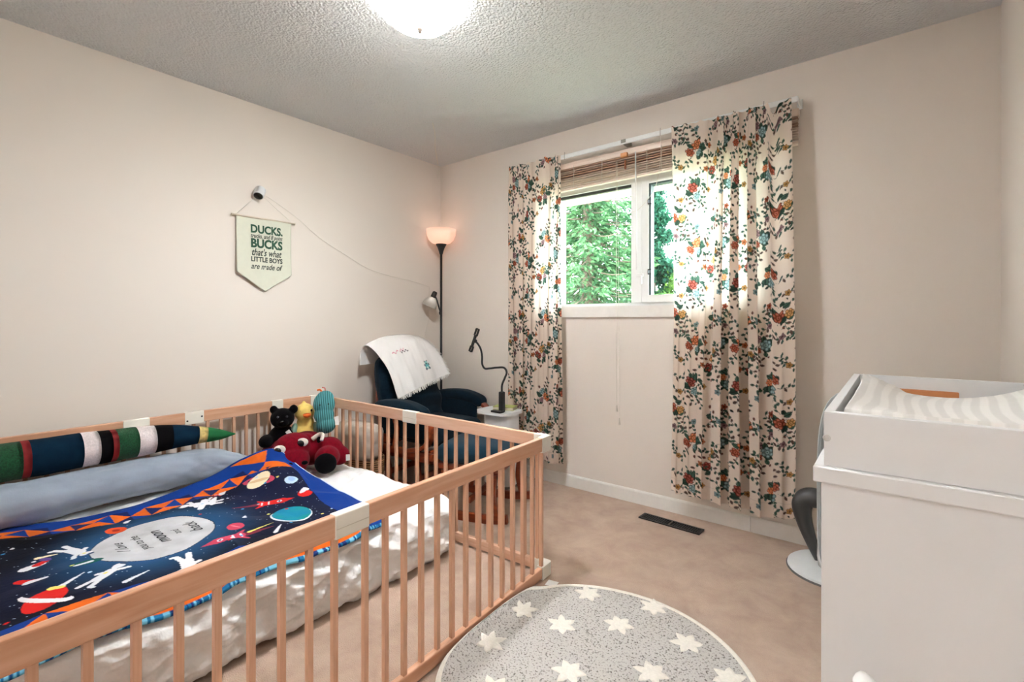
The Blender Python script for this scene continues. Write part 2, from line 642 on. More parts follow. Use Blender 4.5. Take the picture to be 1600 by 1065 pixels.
for (a, c) in (((gx0, 0.03, gz1 - 0.01), (gx1, 0.08, gz1)), ((gx0 + .0003, 0.03, gz0), (gx0 + 0.012, 0.08, gz1 - .01)), ((gx1 - 0.012, 0.03, gz0), (gx1 - .0003, 0.08, gz1 - .01))):
    b.span(a, c)
wpart(b, 'casement_gasket', M_GASKET)
b = MB(); b.span((WX0 + 0.055, 0.05, WZ1 - 0.088), (1.722, 0.075, WZ1 - 0.07)); wpart(b, 'pane_gasket', M_SCREEN)
wpart(MB().span((WX0 + 0.055, 0.07, WZ0 + 0.055), (1.722, 0.076, WZ1 - 0.07)), 'pane', M_GLASS)
wpart(MB().span((gx0, 0.06, gz0), (gx1, 0.066, gz1)), 'pane', M_GLASS)
for hz in (1.863, 1.432):
    b = MB()
    b.span((1.836, 0.005, hz + 0.011), (1.856, 0.02, hz + 0.016)); b.span((1.836, 0.005, hz - 0.016), (1.856, 0.02, hz - 0.011))
    b.span((1.836, 0.005, hz - 0.016), (1.841, 0.02, hz + 0.016)); b.span((1.851, 0.005, hz - 0.016), (1.856, 0.02, hz + 0.016))
    wpart(b, 'screen_clip', M_BLACKP)
b = MB(); b.bevbox((1.785, 0.008, 1.415), (0.022, 0.012, 0.011), 0.004); b.bevbox((1.796, 0.0, 1.385), (0.006, 0.008, 0.028), 0.003)
wpart(b, 'latch_handle', M_VINYL)

# ================================================================ outside: eave, lawn, trees
M_SOFFIT = mat('pale_soffit', rgb(214, 206, 180), 0.6, noise=(10, 0.03))
M_LAWN = mat('lawn', rgb(112, 116, 92), 0.9, noise=(3, 0.2))
ev = empty('roof_eave', 'pale soffit of the roof eave seen through the left pane', 'eave', (1.7, 0.4, 2.16))
for i in range(9):
    x = -0.4 + i * 0.42
    o = MB().span((x, 0.2, 2.085), (x + 0.41, 0.58, 2.095)).build('soffit_panel', M_SOFFIT, ev)
    o.matrix_parent_inverse = Matrix.Translation((-1.7, -0.4, -2.16))
o = MB().span((-0.4, 0.58, 2.085), (3.4, 0.62, 2.22)).build('fascia', M_SOFFIT, ev)
o.matrix_parent_inverse = Matrix.Translation((-1.7, -0.4, -2.16))
struct(MB().span((-40, 0.2, -0.35), (40, 60, -0.3)).build('ground', M_LAWN), 'green lawn outside the window', 'lawn')

M_BARK = mat('bark', rgb(96, 80, 66), 0.9, noise=(12, 0.3), bump=(30, 0.5, 0.02))
def leaf_mat(name, c1, c2):
    m = mat_attr(name, 0.6, 0.35)
    return m
M_LEAF = leaf_mat('foliage', None, None)
def leaf_cloud(name, C, D, size, cols, parent, seed):
    """C (N,3) leaf centres, D (N,3) leaf directions -> one mesh of pointed leaves, each a folded pair of triangles"""
    rg = np.random.default_rng(seed)
    N = len(C)
    D = D / np.linalg.norm(D, axis=1, keepdims=True)
    R = rg.normal(size=(N, 3))
    S = np.cross(D, R); S /= np.linalg.norm(S, axis=1, keepdims=True)
    U = np.cross(D, S)
    ln = size[0] * rg.uniform(0.6, 1.3, (N, 1)); wd = size[1] * rg.uniform(0.6, 1.3, (N, 1))
    V = np.stack([C - D * ln * .5, C + S * wd * .5 + U * wd * .2, C + D * ln * .5, C - S * wd * .5 + U * wd * .2], 1)
    me = bpy.data.meshes.new(name)
    F = np.arange(N * 4).reshape(N, 4)
    F = np.concatenate([F[:, [0, 1, 2]], F[:, [0, 2, 3]]]).astype(np.int32)
    me.vertices.add(N * 4)
    me.vertices.foreach_set('co', V.reshape(-1).astype(np.float32))
    me.loops.add(F.size); me.loops.foreach_set('vertex_index', F.ravel())
    me.polygons.add(len(F)); me.polygons.foreach_set('loop_start', np.arange(0, F.size, 3, dtype=np.int32))
    me.update(calc_edges=True)
    t = rg.uniform(0, 1, (N, 1))
    c = np.array(cols[0])[None] * (1 - t) + np.array(cols[1])[None] * t
    paint(me, np.repeat(c[:, None, :], 4, 1))
    o = link(name, me, M_LEAF, parent)
    o['kind'] = 'stuff'
    return o
def spruce(label, x, y, h, rad, seed, cols, n_br=150, group=None):
    rg = np.random.default_rng(seed)
    t = empty('spruce_tree', label, 'tree', (x, y, -0.3), 0, group)
    MB().tube([(0, 0, 0), (0, 0, h * 0.5), (0, 0, h)], [0.16, 0.09, 0.01], 8).build('trunk', M_BARK, t, True)
    br = MB(); Cs = []; Ds = []
    for i in range(n_br):
        f = i / n_br
        z = 0.5 + (h - 0.7) * f
        r = rad * (1 - f) ** 0.75 * rg.uniform(0.75, 1.1)
        a = i * 2.39996 + rg.uniform(-.3, .3)
        d = np.array([math.cos(a), math.sin(a)])
        P = []
        for s in np.linspace(0, 1, 7):
            P.append((d[0] * r * s, d[1] * r * s, z - 0.45 * r * s + 0.30 * r * s * s))
        br.tube(P, [0.02 * (1 - .8 * k / 6) for k in range(7)], 4)
        P = np.array(P)
        m = int(110 * r / rad) + 25
        s = rg.uniform(0.12, 1.0, m)
        base = np.stack([np.interp(s, np.linspace(0, 1, 7), P[:, k]) for k in range(3)], 1)
        side = np.array([-d[1], d[0], 0])
        lat = rg.uniform(-1, 1, m) * (0.10 + 0.34 * r / max(rad, .1)) * np.sin(np.clip(s * 1.15, 0, 1) * PI * .86 + .35)
        Cc = base + side[None] * lat[:, None]
        Cc[:, 2] -= np.abs(rg.normal(0, 0.09, m)) + 0.25 * np.abs(lat)
        Cs.append(Cc)
        dd = side[None] * np.sign(lat)[:, None] * .7 + np.array([d[0], d[1], -0.5])[None] + rg.normal(0, .35, (m, 3))
        Ds.append(dd)
    br.build('branches', M_BARK, t)['kind'] = 'stuff'
    leaf_cloud('foliage', np.concatenate(Cs), np.concatenate(Ds), (0.17, 0.06), cols, t, seed)
    return t
def leafy(name, label, x, y, z0, h, rad, seed, cols, n=9000, leaf=(0.09, 0.06), trunk=0.1):
    rg = np.random.default_rng(seed)
    t = empty(name, label, 'tree' if 'tree' in name else 'shrub', (x, y, -0.3))
    MB().tube([(0, 0, 0), (0.05, 0, h * .5), (0, 0, h * .85)], [trunk, trunk * .6, trunk * .15], 8).build('trunk', M_BARK, t, True)
    k = 60
    cl = []
    for i in range(k):
        f = rg.uniform(0, 1)
        zz = z0 + (h - z0) * f
        rr = rad * math.sin(PI * (0.12 + 0.83 * f)) ** 0.6
        a = rg.uniform(0, 2 * PI); q = math.sqrt(rg.uniform(0, 1)) * rr
        cl.append((q * math.cos(a), q * math.sin(a), zz))
    cl = np.array(cl)
    C = cl[rg.integers(0, k, n)] + rg.normal(0, rad * .17, (n, 3))
    D = rg.normal(size=(n, 3)) + np.array([0, 0, -.3])
    leaf_cloud('foliage', C, D, leaf, cols, t, seed)
    return t
spruce('large pale green spruce close to the left pane', -2.0, 6.0, 7.2, 1.9, 3, (L3(24, 60, 34), L3(88, 126, 82)), 190)
spruce('dark spruce standing behind the large spruce', -4.3, 10.5, 9.5, 2.3, 5, (L3(22, 48, 34), L3(58, 90, 68)), 130)
leafy('poplar_tree', 'tall slim blue-green tree seen through the casement', -1.52, 8.2, 0.6, 5.0, 0.50, 8, (L3(14, 58, 46), L3(48, 98, 72)), 15000, (0.10, 0.07))
leafy('maple_tree', 'distant green tree far to the right of the window view', 3.0, 24.0, 1.0, 5.2, 1.6, 21, (L3(30, 70, 40), L3(88, 126, 82)), 9000, (0.3, 0.2), 0.15)
leafy('elm_tree', 'distant round tree between the spruce and the maple', -3.4, 27.0, 1.0, 4.6, 1.7, 22, (L3(26, 62, 40), L3(70, 110, 76)), 9000, (0.3, 0.2), 0.15)
leafy('leafy_shrub', 'yellow-green shrub low in the casement view', -0.80, 8.1, 0.2, 2.35, 0.70, 9, (L3(44, 84, 26), L3(92, 122, 50)), 9000, (0.09, 0.06), 0.05)
# ================================================================ crib: a low wooden fence around a floor mattress
def adopt(o, parent):
    o.parent = parent
    o.matrix_parent_inverse = Matrix.LocRotScale(parent.location, parent.rotation_euler, None).inverted()
    return o
M_PINE_L = mat_wood('pine_lengthwise', rgb(200, 146, 112), rgb(220, 174, 144), 'Y', 0.4)
M_PINE_C = mat_wood('pine_crosswise', rgb(212, 164, 134), rgb(230, 192, 166), 'X', 0.4)
M_PINE_V = mat_wood('pine_upright', rgb(202, 150, 118), rgb(224, 182, 154), 'Z', 0.4)
M_CONN = mat('cream_plastic', rgb(240, 234, 222), 0.4, noise=(20, 0.02))
crib = empty('playpen_crib', 'low natural pine slatted crib fence with cream plastic connectors', 'crib', (0.95, -2.07, 0))
ZT0, ZT1 = 0.620, 0.645          # top of rail on the room side / on the wall side
cA, cB, cC, cD = (1.81, -1.046), (0.055, -1.141), (0.140, -3.11), (1.923, -3.11)
def lerp(a, b, t):
    return tuple(a[i] + (b[i] - a[i]) * t for i in range(len(a)))
slat_me = MB().box((0, 0, 0.5), (0.0072, 0.0072, 0.5)).mesh('slat')
slat_me.materials.append(M_PINE_V)
def fence(p, q, zp, zq, n_slat, pm, first=0.052, gap=0.098):
    p3, q3 = Vector((p[0], p[1], zp)), Vector((q[0], q[1], zq))
    d = Vector((q[0] - p[0], q[1] - p[1], 0)); Ln = d.length; d.normalize()
    ang = math.atan2(d.y, d.x)
    half = Ln / 2
    for k in range(2):                      # two panels on each side
        a, c = k * half + 0.004, (k + 1) * half - 0.004
        for nm, hz, z_of in (('top_rail', 0.030, lambda s: zp + (zq - zp) * s / Ln - 0.030), ('bottom_rail', 0.0225, lambda s: 0.031)):
            mid = (a + c) / 2
            R = Matrix.Rotation(ang, 3, 'Z') @ Matrix.Rotation(-math.atan2(zq - zp, Ln) if nm == 'top_rail' else 0, 3, 'Y')
            ctr = (p[0] + d.x * mid, p[1] + d.y * mid, z_of(mid))
            adopt(MB().bevbox(ctr, ((c - a) / 2, 0.0115, hz), 0.0035, R).build(nm, pm), crib)
        n = n_slat
        if k == 0:
            s0, s1 = first, half - gap / 2
        else:
            s0, s1 = half + gap / 2, Ln - first
        for i in range(n):
            s = s0 + (s1 - s0) * i / (n - 1)
            o = bpy.data.objects.new('slat', slat_me); COL.objects.link(o)
            zt = zp + (zq - zp) * s / Ln - 0.055
            o.location = (p[0] + d.x * s, p[1] + d.y * s, 0.05)
            o.rotation_euler = (0, 0, ang)
            o.scale = (1, 1, zt - 0.05)
            adopt(o, crib)
    # middle connectors, top and bottom
    R = Matrix.Rotation(ang, 3, 'Z')
    zt = (zp + zq) / 2
    cm = lerp(p, q, 0.5)
    cn = adopt(MB().bevbox((cm[0], cm[1], zt - 0.0315), (0.054, 0.0145, 0.0325), 0.003, R).build('rail_connector', M_CONN), crib)
    n2 = Vector((-d.y, d.x, 0))
    for sgn in (1, -1):
        e = MB().box((cm[0] + n2.x * sgn * .0148, cm[1] + n2.y * sgn * .0148, zt - 0.036), (0.052, 0.0006, 0.0012), R).build('groove_shade_strip', mat('connector_shadow_line', rgb(214, 205, 190), 0.5, noise=(20, .02)))  # thin darker strip, colour stands for the shade in a groove
        e.parent = cn
        e.matrix_parent_inverse = cn.matrix_parent_inverse.copy() if False else Matrix.Identity(4)
    adopt(MB().bevbox((cm[0], cm[1], 0.031), (0.054, 0.0145, 0.027), 0.003, R).build('rail_connector', M_CONN), crib)
    return d
fence(cA, cD, ZT0, ZT0, 14, M_PINE_L)
fence(cB, cA, ZT1, ZT0, 12, M_PINE_C)
fence(cB, cC, ZT1, ZT1, 14, M_PINE_L)
fence(cC, cD, ZT1, ZT0, 12, M_PINE_C)
def corner_piece(c, dx, dy, zt):
    """rounded L connector wrapping a corner; dx, dy unit dirs along the two sides"""
    dx, dy = Vector(dx).normalized(), Vector(dy).normalized()
    o_ = -(dx + dy)
    th, ln = 0.0155, 0.062
    def P(u, v):
        return (c[0] + dx.x * u + dy.x * v, c[1] + dx.y * u + dy.y * v)
    out = [P(ln, -th), P(ln, th), P(th, th), P(th, ln), P(-th, ln)]
    r = 0.014
    for k in range(0, 7):
        a = PI + (PI / 2) * k / 6
        out.append(P(-th + r + r * math.cos(a), -th + r + r * math.sin(a)))
    ar = sum(out[i][0] * out[(i + 1) % len(out)][1] - out[(i + 1) % len(out)][0] * out[i][1] for i in range(len(out)))
    if ar < 0:
        out.reverse()
    adopt(MB().prism(out, zt - 0.064, zt + 0.001).build('corner_connector', M_CONN), crib)
    adopt(MB().prism(out, 0.003, 0.058).build('corner_connector', M_CONN), crib)
dl = (cD[0] - cA[0], cD[1] - cA[1]); ds = (cB[0] - cA[0], cB[1] - cA[1])
corner_piece(cA, dl, ds, ZT0)
corner_piece(cB, (-ds[0], -ds[1]), (cC[0] - cB[0], cC[1] - cB[1]), ZT1)
corner_piece(cC, (cD[0] - cC[0], cD[1] - cC[1]), (cB[0] - cC[0], cB[1] - cC[1]), ZT1)
corner_piece(cD, (-dl[0], -dl[1]), (cC[0] - cD[0], cC[1] - cD[1]), ZT0)
# white clip plates with screws on the wall side rail
M_SCREW = mat('dark_screw', rgb(60, 58, 56), 0.4, 0.6, noise=(40, .1))
for yc, scr in ((-1.872, True), (-1.42, False)):
    x = lerp(cB, cC, (-1.141 - yc) / (3.11 - 1.141))[0]
    cl = adopt(MB().bevbox((x, yc, ZT1 - 0.031), (0.0145, 0.045 if scr else 0.034, 0.033), 0.002).build('clip_plate', M_CONN), crib)
    if scr:
        for s in (-1, 1):
            e = MB().lathe([(0, .0025), (0.0045, .0025), (0.0045, 0), (0, 0)], 10, (x + 0.0145, yc + s * 0.034, ZT1 - 0.036 + s * 0.008), Matrix.Rotation(PI / 2, 3, 'Y')).build('screw', M_SCREW)
            e.parent = cl

# ================================================================ mattress with a rumpled white sheet
MZ = 0.29
M_SHEET = mat('white_sheet', rgb(247, 246, 245), 0.75, noise=(6, 0.012), bump=(20, 0.45, 0.02), spec=0.2, sheen=0.1)
def ridges(x, y, z, seed):
    return 1 - np.abs(fbm(x, y, z, seed, 3)) * 2.2
def sheet_disp(V):
    x, y, z = V[:, 0].copy(), V[:, 1].copy(), V[:, 2].copy()
    hx, hy, hz = 0.61, 0.925, MZ / 2
    top = np.clip((z / hz - 0.6) / 0.4, 0, 1)
    side = np.clip((x - hx + 0.06) / 0.06, 0, 1) * (1 - top)
    dwn = np.clip((hz - z) / (2 * hz), 0, 1)
    end = np.clip((y - hy + 0.06) / 0.06, 0, 1) * (1 - top)
    V[:, 2] += top * (0.016 * np.clip(ridges(x * 3.5 + 2, y * 5, z * 0, 3), -.3, 1) + 0.010 * np.clip(ridges(x * 9 + y * 4, y * 9, z * 0, 4), -.2, 1)) - 0.024 * top
    # edges sag a little, hem flares and creases hang on the room side
    cr = np.clip(ridges(y * 4.5 + z * 6 + 9, z * 3.5 - y * 1.2, x * 0, 8), -.5, 1)
    cr2 = np.clip(ridges(y * 9 - z * 9, z * 7, x * 0, 15), -.5, 1)
    cr3 = np.clip(ridges(y * 19 + z * 12, z * 14 - y * 5, x * 0, 27), -.4, 1)
    V[:, 0] += side * (0.040 * cr * np.sin(np.clip(dwn * 1.1, 0, 1) * PI) ** .7 + 0.022 * cr2 + 0.009 * cr3 + 0.045 * dwn ** 2 * (0.6 + 0.5 * vnoise(y * 3, y * 0, y * 0, 5)))
    V[:, 1] += end * (0.012 * np.clip(ridges(x * 6, z * 5, y * 0, 21), -.3, 1) + 0.02 * dwn ** 2)
    bot = z < -hz * 0.9
    V[bot, 2] = -hz + 0.004 + np.where(x[bot] > hx - 0.05, np.abs(0.012 * vnoise(y[bot] * 7, y[bot] * 0, y[bot] * 0, 6)), 0)
    return V
mt = soft_box('mattress', (0.705, -2.09, MZ / 2), (0.61, 0.925, MZ / 2), 0.045, 150, M_SHEET, None, disp=sheet_disp)
tag(mt, 'floor mattress in a rumpled white fitted sheet inside the crib', 'mattress')

# ================================================================ blue-grey bolster along the wall side
M_BOLSTER = mat('grey_blue_minky', rgb(150, 161, 176), 0.9, noise=(14, 0.05), bump=(120, 0.15, 0.003), sheen=0.4)
def roll(name, path, rads, m, seed, nu=64, amp=0.004, sub=14, squash=0.92):
    P = catmull(path, sub)
    k = len(P)
    R = np.interp(np.linspace(0, len(rads) - 1, k), np.arange(len(rads)), rads)
    A = np.array([p[:] for p in P])
    T = np.gradient(A, axis=0); T /= np.linalg.norm(T, axis=1, keepdims=True)
    up = np.array([0, 0, 1.0])
    S = np.cross(T, up); S /= np.linalg.norm(S, axis=1, keepdims=True)
    U = np.cross(S, T)
    a = np.linspace(0, 2 * PI, nu, endpoint=False)
    G = np.zeros((k, nu, 3))
    for j in range(nu):
        ca, sa = math.cos(a[j]), math.sin(a[j])
        s_ = np.cumsum(np.r_[0, np.linalg.norm(np.diff(A, axis=0), axis=1)])
        wr = amp * fbm(s_ * 9, np.full(k, ca * 1.6), np.full(k, sa * 1.6), seed, 3)
        rr = R + wr * np.minimum(1, R / 0.04)
        G[:, j] = A + S * (rr * ca)[:, None] + U * (rr * sa * squash)[:, None]
    return G, A, R
# endpoints are rounded by shrinking radii
path = [(0.245, -3.0, 0.385), (0.24, -2.98, 0.385), (0.225, -2.6, 0.383), (0.20, -2.3, 0.381), (0.185, -2.05, 0.380), (0.20, -1.88, 0.378), (0.275, -1.74, 0.358), (0.37, -1.665, 0.335), (0.43, -1.645, 0.322), (0.445, -1.64, 0.320)]
G, _, _ = roll('bolster', path, [0.01, 0.085, 0.094, 0.093, 0.092, 0.092, 0.074, 0.045, 0.028, 0.008], M_BOLSTER, 31, 72, 0.015)
bo = link('bolster_pillow', grid_mesh('bolster_pillow', G, True), M_BOLSTER)
tag(bo, 'long blue-grey bolster pillow lying along the wall side of the crib', 'pillow')

# ================================================================ stuffed striped snake tail on the bolster
M_SNAKE = {
    'green': mat('green_plush', rgb(12, 66, 36), 0.95, noise=(160, 0.45, 2), bump=(300, 0.5, 0.004), sheen=0.05),
    'red': mat('red_ribbon', rgb(128, 14, 16), 0.8, noise=(40, 0.1)),
    'teal': mat('dark_teal_felt', rgb(8, 34, 52), 0.95, noise=(25, 0.12), spec=.1),
    'white': mat('white_boucle', rgb(218, 206, 206), 0.95, noise=(120, 0.10, 2), bump=(220, 0.5, 0.004)),
    'black': mat('black_felt', rgb(9, 7, 9), 0.95, noise=(40, 0.2), spec=.1),
    'yellow': mat('yellow_print', rgb(216, 190, 120), 0.85, noise=(55, 0.22, 1)),
    'tip': mat('bright_green_felt', rgb(10, 96, 48), 0.9, noise=(30, 0.08)),
}
snake = empty('snake_plush', 'long stuffed snake tail in green, red, teal, white and black bands', 'plush toy', (0.16, -2.3, 0.47))
spath = [(0.20, -3.02, 0.552), (0.195, -2.8, 0.552), (0.18, -2.55, 0.552), (0.168, -2.3, 0.55), (0.160, -2.1, 0.547), (0.165, -1.98, 0.543), (0.18, -1.86, 0.532), (0.20, -1.78, 0.522), (0.215, -1.715, 0.516)]
G, A, R = roll('snake', spath, [0.08, 0.082, 0.081, 0.079, 0.073, 0.062, 0.043, 0.027, 0.003], None, 37, 40, 0.004, 20, 0.96)
ybreak = [(-9, 'black'), (-2.80, 'white'), (-2.70, 'teal'), (-2.66, 'green'), (-2.548, 'red'), (-2.525, 'teal'), (-2.356, 'white'), (-2.298, 'black'), (-2.248, 'red'), (-2.226, 'green'), (-2.148, 'white'), (-2.075, 'black'), (-2.00, 'teal'), (-1.888, 'yellow'), (-1.845, 'tip'), (9, None)]
for i in range(len(ybreak) - 1):
    lo, hi = ybreak[i][0], ybreak[i + 1][0]
    idx = np.where((A[:, 1] >= lo - 0.012) & (A[:, 1] <= hi + 0.001))[0]
    if len(idx) < 2:
        continue
    a0, a1 = max(idx[0], 0), min(idx[-1] + 1, len(A) - 1)
    seg = G[a0:a1 + 1].copy()
    o = adopt(link('band', grid_mesh('band', seg, True), M_SNAKE[ybreak[i][1]]), snake)

# ================================================================ space quilt
def quilt_far(y):
    return np.interp(y, [-3.05, -2.75, -2.6, -2.42, -2.2, -2.03, -1.9, -1.78, -1.68, -1.60, -1.5], [0.12, 0.16, 0.225, 0.345, 0.375, 0.345, 0.33, 0.335, 0.385, 0.435, 0.5])
def quilt_end(t):
    # Y of the window-end edge as a function of the crosswise parameter
    return np.interp(t, [0, .12, .25, .4, .6, .8, 1], [-1.585, -1.515, -1.495, -1.505, -1.525, -1.54, -1.555])
def quilt_z(x, y):
    h = MZ + 0.014 + 0 * x
    # lies over the bolster end
    dx, dy = x - 0.44, y + 1.64
    d1 = np.sqrt((dx / 0.23) ** 2 + (dy / 0.17) ** 2)
    h = h + 0.062 * np.exp(-(d1 ** 2.2) * 0.9)
    dx, dy = x - 0.62, y + 1.66
    h = h + 0.045 * np.exp(-((dx / 0.22) ** 2 + (dy / 0.10) ** 2))
    # slope up the bolster along the far edge
    far = quilt_far(y)
    h = h + 0.058 * np.exp(-((x - far) / 0.065) ** 2) * np.clip((y + 2.1) / 0.35, 0, 1)
    h = h + 0.006 * fbm(x * 5, y * 5, 0 * x, 51, 3) + 0.010 * np.clip(1 - np.abs(fbm(x * 3 + 5, y * 4, 0 * x, 55, 2)) * 3, 0, 1)
    # over the mattress edge on the room side
    e = np.clip((x - 1.285) / 0.06, 0, 1)
    return h - 0.036 * e ** 1.6
NU, NV = 400, 540
tu = np.linspace(0, 1, NU)[None, :].repeat(NV, 0)
tv = np.linspace(0, 1, NV)[:, None].repeat(NU, 1)
ye = quilt_end(tu)
QY = ye + (-3.02 - ye) * tv
QF = quilt_far(QY)
XN = 1.348 + 0.006 * np.sin(QY * 13) 
QX = QF + (XN - QF) * tu
QZ = quilt_z(QX, QY)
qc = {'navy': L3(9, 16, 42), 'black': L3(3, 4, 12), 'royal': L3(8, 54, 136), 'blue2': L3(24, 52, 118), 'orange': L3(226, 104, 28), 'white': L3(236, 236, 240),
      'cream': L3(246, 232, 196), 'red': L3(214, 34, 30), 'pink': L3(196, 66, 92), 'teal': L3(16, 140, 150), 'sky': L3(64, 150, 205), 'yellow': L3(240, 226, 120), 'lt': L3(190, 214, 236)}
C = np.zeros((NV, NU, 3))
neb = np.clip(fbm(QX * 2.2, QY * 2.2, 0 * QX, 61, 4) * 1.1 + 0.45, 0, 1)[..., None]
C[:] = qc['black'] * (1 - neb) + qc['navy'] * 1.5 * neb
mo = np.sqrt((QX - .83) ** 2 + (QY + 2.24) ** 2)
gl = np.clip(1 - (mo - .19) / .20, 0, 1)[..., None] ** 1.5
C += gl * (L3(40, 92, 140) - C) * 0.75
u_far = QX - QF                       # metres from the far edge
u_near = XN - QX
v_end = (ye - QY)
st = RNG.random((NV, NU))
C[(st > 0.9975)] = qc['lt']
def setc(mask, c):
    C[mask] = c
def ellm(cx, cy, rx, ry, ang=0):
    ca, sa = math.cos(ang), math.sin(ang)
    dx, dy = QX - cx, QY - cy
    return ((dx * ca + dy * sa) / rx) ** 2 + ((-dx * sa + dy * ca) / ry) ** 2 < 1
def capm(x0, y0, x1, y1, r0, r1=None):
    r1 = r0 if r1 is None else r1
    dx, dy = x1 - x0, y1 - y0
    t = np.clip(((QX - x0) * dx + (QY - y0) * dy) / (dx * dx + dy * dy + 1e-12), 0, 1)
    return np.hypot(QX - x0 - dx * t, QY - y0 - dy * t) < r0 + (r1 - r0) * t
# moon
setc(mo < 0.190, L3(206, 206, 210))
cr = fbm(QX * 16, QY * 16, 0 * QX, 71, 3)
mk = mo < 0.190
C[mk] = C[mk] * (0.95 + 0.16 * cr[mk])[:, None]
setc((mo < 0.193) & (mo > 0.190), L3(30, 40, 60))
# small figures, planets and rockets
def astro(cx, cy, a, s=1.0, col=None):
    col = qc['white'] if col is None else col
    ca, sa = math.cos(a), math.sin(a)
    def p(u, v):
        return cx + s * (u * ca - v * sa), cy + s * (u * sa + v * ca)
    for (q0, q1, r) in (((0, 0), (0, .035), .015), ((0, .062), (0, .063), .0145), ((0, .035), (.022, .05), .006), ((.022, .05), (.030, .062), .006), ((0, .035), (-.024, .022), .006), ((-.006, 0), (-.010, -.045), .007), ((.006, 0), (.018, -.040), .007), ((.018, -.040), (.027, -.042), .006)):
        a0, a1 = p(*q0), p(*q1)
        setc(capm(*a0, *a1, r * s), col)
    e = p(0, .08)
    setc(ellm(e[0], e[1], .009 * s, .008 * s, a), L3(60, 80, 110))
def rocket(cx, cy, a, s, c1, flame=True):
    ca, sa = math.cos(a), math.sin(a)
    def p(u, v):
        return cx + s * (u * ca - v * sa), cy + s * (u * sa + v * ca)
    if flame:
        setc(capm(*p(-.05, 0), *p(-.15, .0), .014 * s, .002), L3(120, 40, 60))
    setc(capm(*p(-.04, 0), *p(.03, 0), .019 * s) | capm(*p(.03, 0), *p(.075, 0), .019 * s, .001), c1)
    setc(capm(*p(-.035, .01), *p(-.062, .034), .010 * s, .004) | capm(*p(-.035, -.01), *p(-.062, -.034), .010 * s, .004), c1)
    setc(ellm(*p(.02, 0), .009 * s, .009 * s), qc['white'])
    setc(ellm(*p(.02, 0), .005 * s, .005 * s), L3(40, 40, 60))
    for u in (-.02, -.045):
        setc(capm(*p(u, -.012), *p(u, .012), .003 * s), qc['white'])
astro(0.70, -2.46, -1.2, 1.25); astro(1.04, -2.45, 0.6, 1.2); astro(1.12, -2.23, -1.75, 1.35); astro(0.60, -1.99, 2.6, 1.35)
setc(capm(0.55, -1.945, 0.63, -1.975, .016, .011) | capm(.56, -1.98, .65, -2.03, .016, .011), qc['white'])
rocket(0.50, -1.90, 2.4, .6, qc['red']); setc(capm(.50, -1.88, .53, -1.90, .012), qc['white'])
setc(ellm(.585, -1.755, .085, .028, 0.5), qc['pink']); setc(ellm(.585, -1.755, .058, .017, .5), qc['navy']); setc(ellm(.585, -1.755, .05, .05), qc['cream'])
setc(ellm(.585, -1.755, .05, .009, .7), L3(230, 200, 150))
rocket(0.82, -1.79, 1.1, 1.1, qc['red'])
setc(ellm(.72, -1.66, .030, .030), qc['lt']); setc(ellm(.715, -1.655, .018, .016), L3(160, 190, 225))
tm = ellm(1.0, -1.80, .085, .075)
setc(ellm(1.008, -1.805, .089, .080), qc['white'])
C[tm] = (L3(20, 150, 130) + (L3(20, 110, 190) - L3(20, 150, 130)) * np.clip(.5 + fbm(QX * 7, QY * 7, 0 * QX, 81, 3) * 1.3, 0, 1)[..., None])[tm]
setc(ellm(.86, -1.665, .034, .028, .4), qc['red']); setc(ellm(.835, -1.655, .014, .028, .4), qc['white'])
setc(ellm(.975, -2.015, .034, .03), qc['pink']); setc(ellm(.975, -2.015, .024, .004, .4), L3(230, 130, 140))
rocket(1.06, -2.08, -1.7, 1.1, qc['pink'])
setc(capm(1.06, -2.0, 1.05, -1.90, .006, .001), qc['yellow'])
setc(ellm(1.07, -2.575, .075, .045, -.5), qc['red'])
setc(ellm(1.07, -2.575, .024, .080, -.9) & ~ellm(1.058, -2.57, .015, .07, -.9), qc['white'])
for (x, y, x2, y2) in ((1.13, -2.40, 1.09, -2.33), (.90, -1.95, .87, -1.935), (1.13, -1.93, 1.09, -1.89), (1.0, -2.53, .955, -2.47), (.56, -2.27, .53, -2.24)):
    setc(capm(x, y, x2, y2, .009, .002), qc['white'])
setc(ellm(.88, -2.45, .045, .022, 1.3), L3(10, 90, 80)); setc(capm(.885, -2.475, .885, -2.44, .009), qc['white'])
setc(capm(.77, -2.585, .75, -2.545, .017, .015), qc['white']); setc(capm(.755, -2.555, .735, -2.53, .013, .01), qc['red'])
setc(capm(.86, -2.61, .885, -2.585, .012), qc['red']); setc(capm(.89, -2.59, .905, -2.555, .015, .009), qc['white'])
setc(ellm(.62, -2.315, .04, .028, .5), L3(226, 84, 40)); setc(ellm(.62, -2.315, .016, .010, .5), L3(160, 40, 30))
setc(ellm(.72, -2.53, .022, .012, .5), L3(90, 70, 140)); setc(capm(.69, -2.545, .70, -2.50, .010, .004), qc['cream'])
setc(capm(1.0, -2.55, 1.01, -2.53, .013, .008), qc['yellow'])
for k in range(46):
    x, y = RNG.uniform(.5, 1.25), RNG.uniform(-2.95, -1.62)
    setc(ellm(x, y, .006, .006) & (mo > .2), [qc['white'], qc['lt'], qc['yellow'], qc['sky'], qc['red']][k % 5])
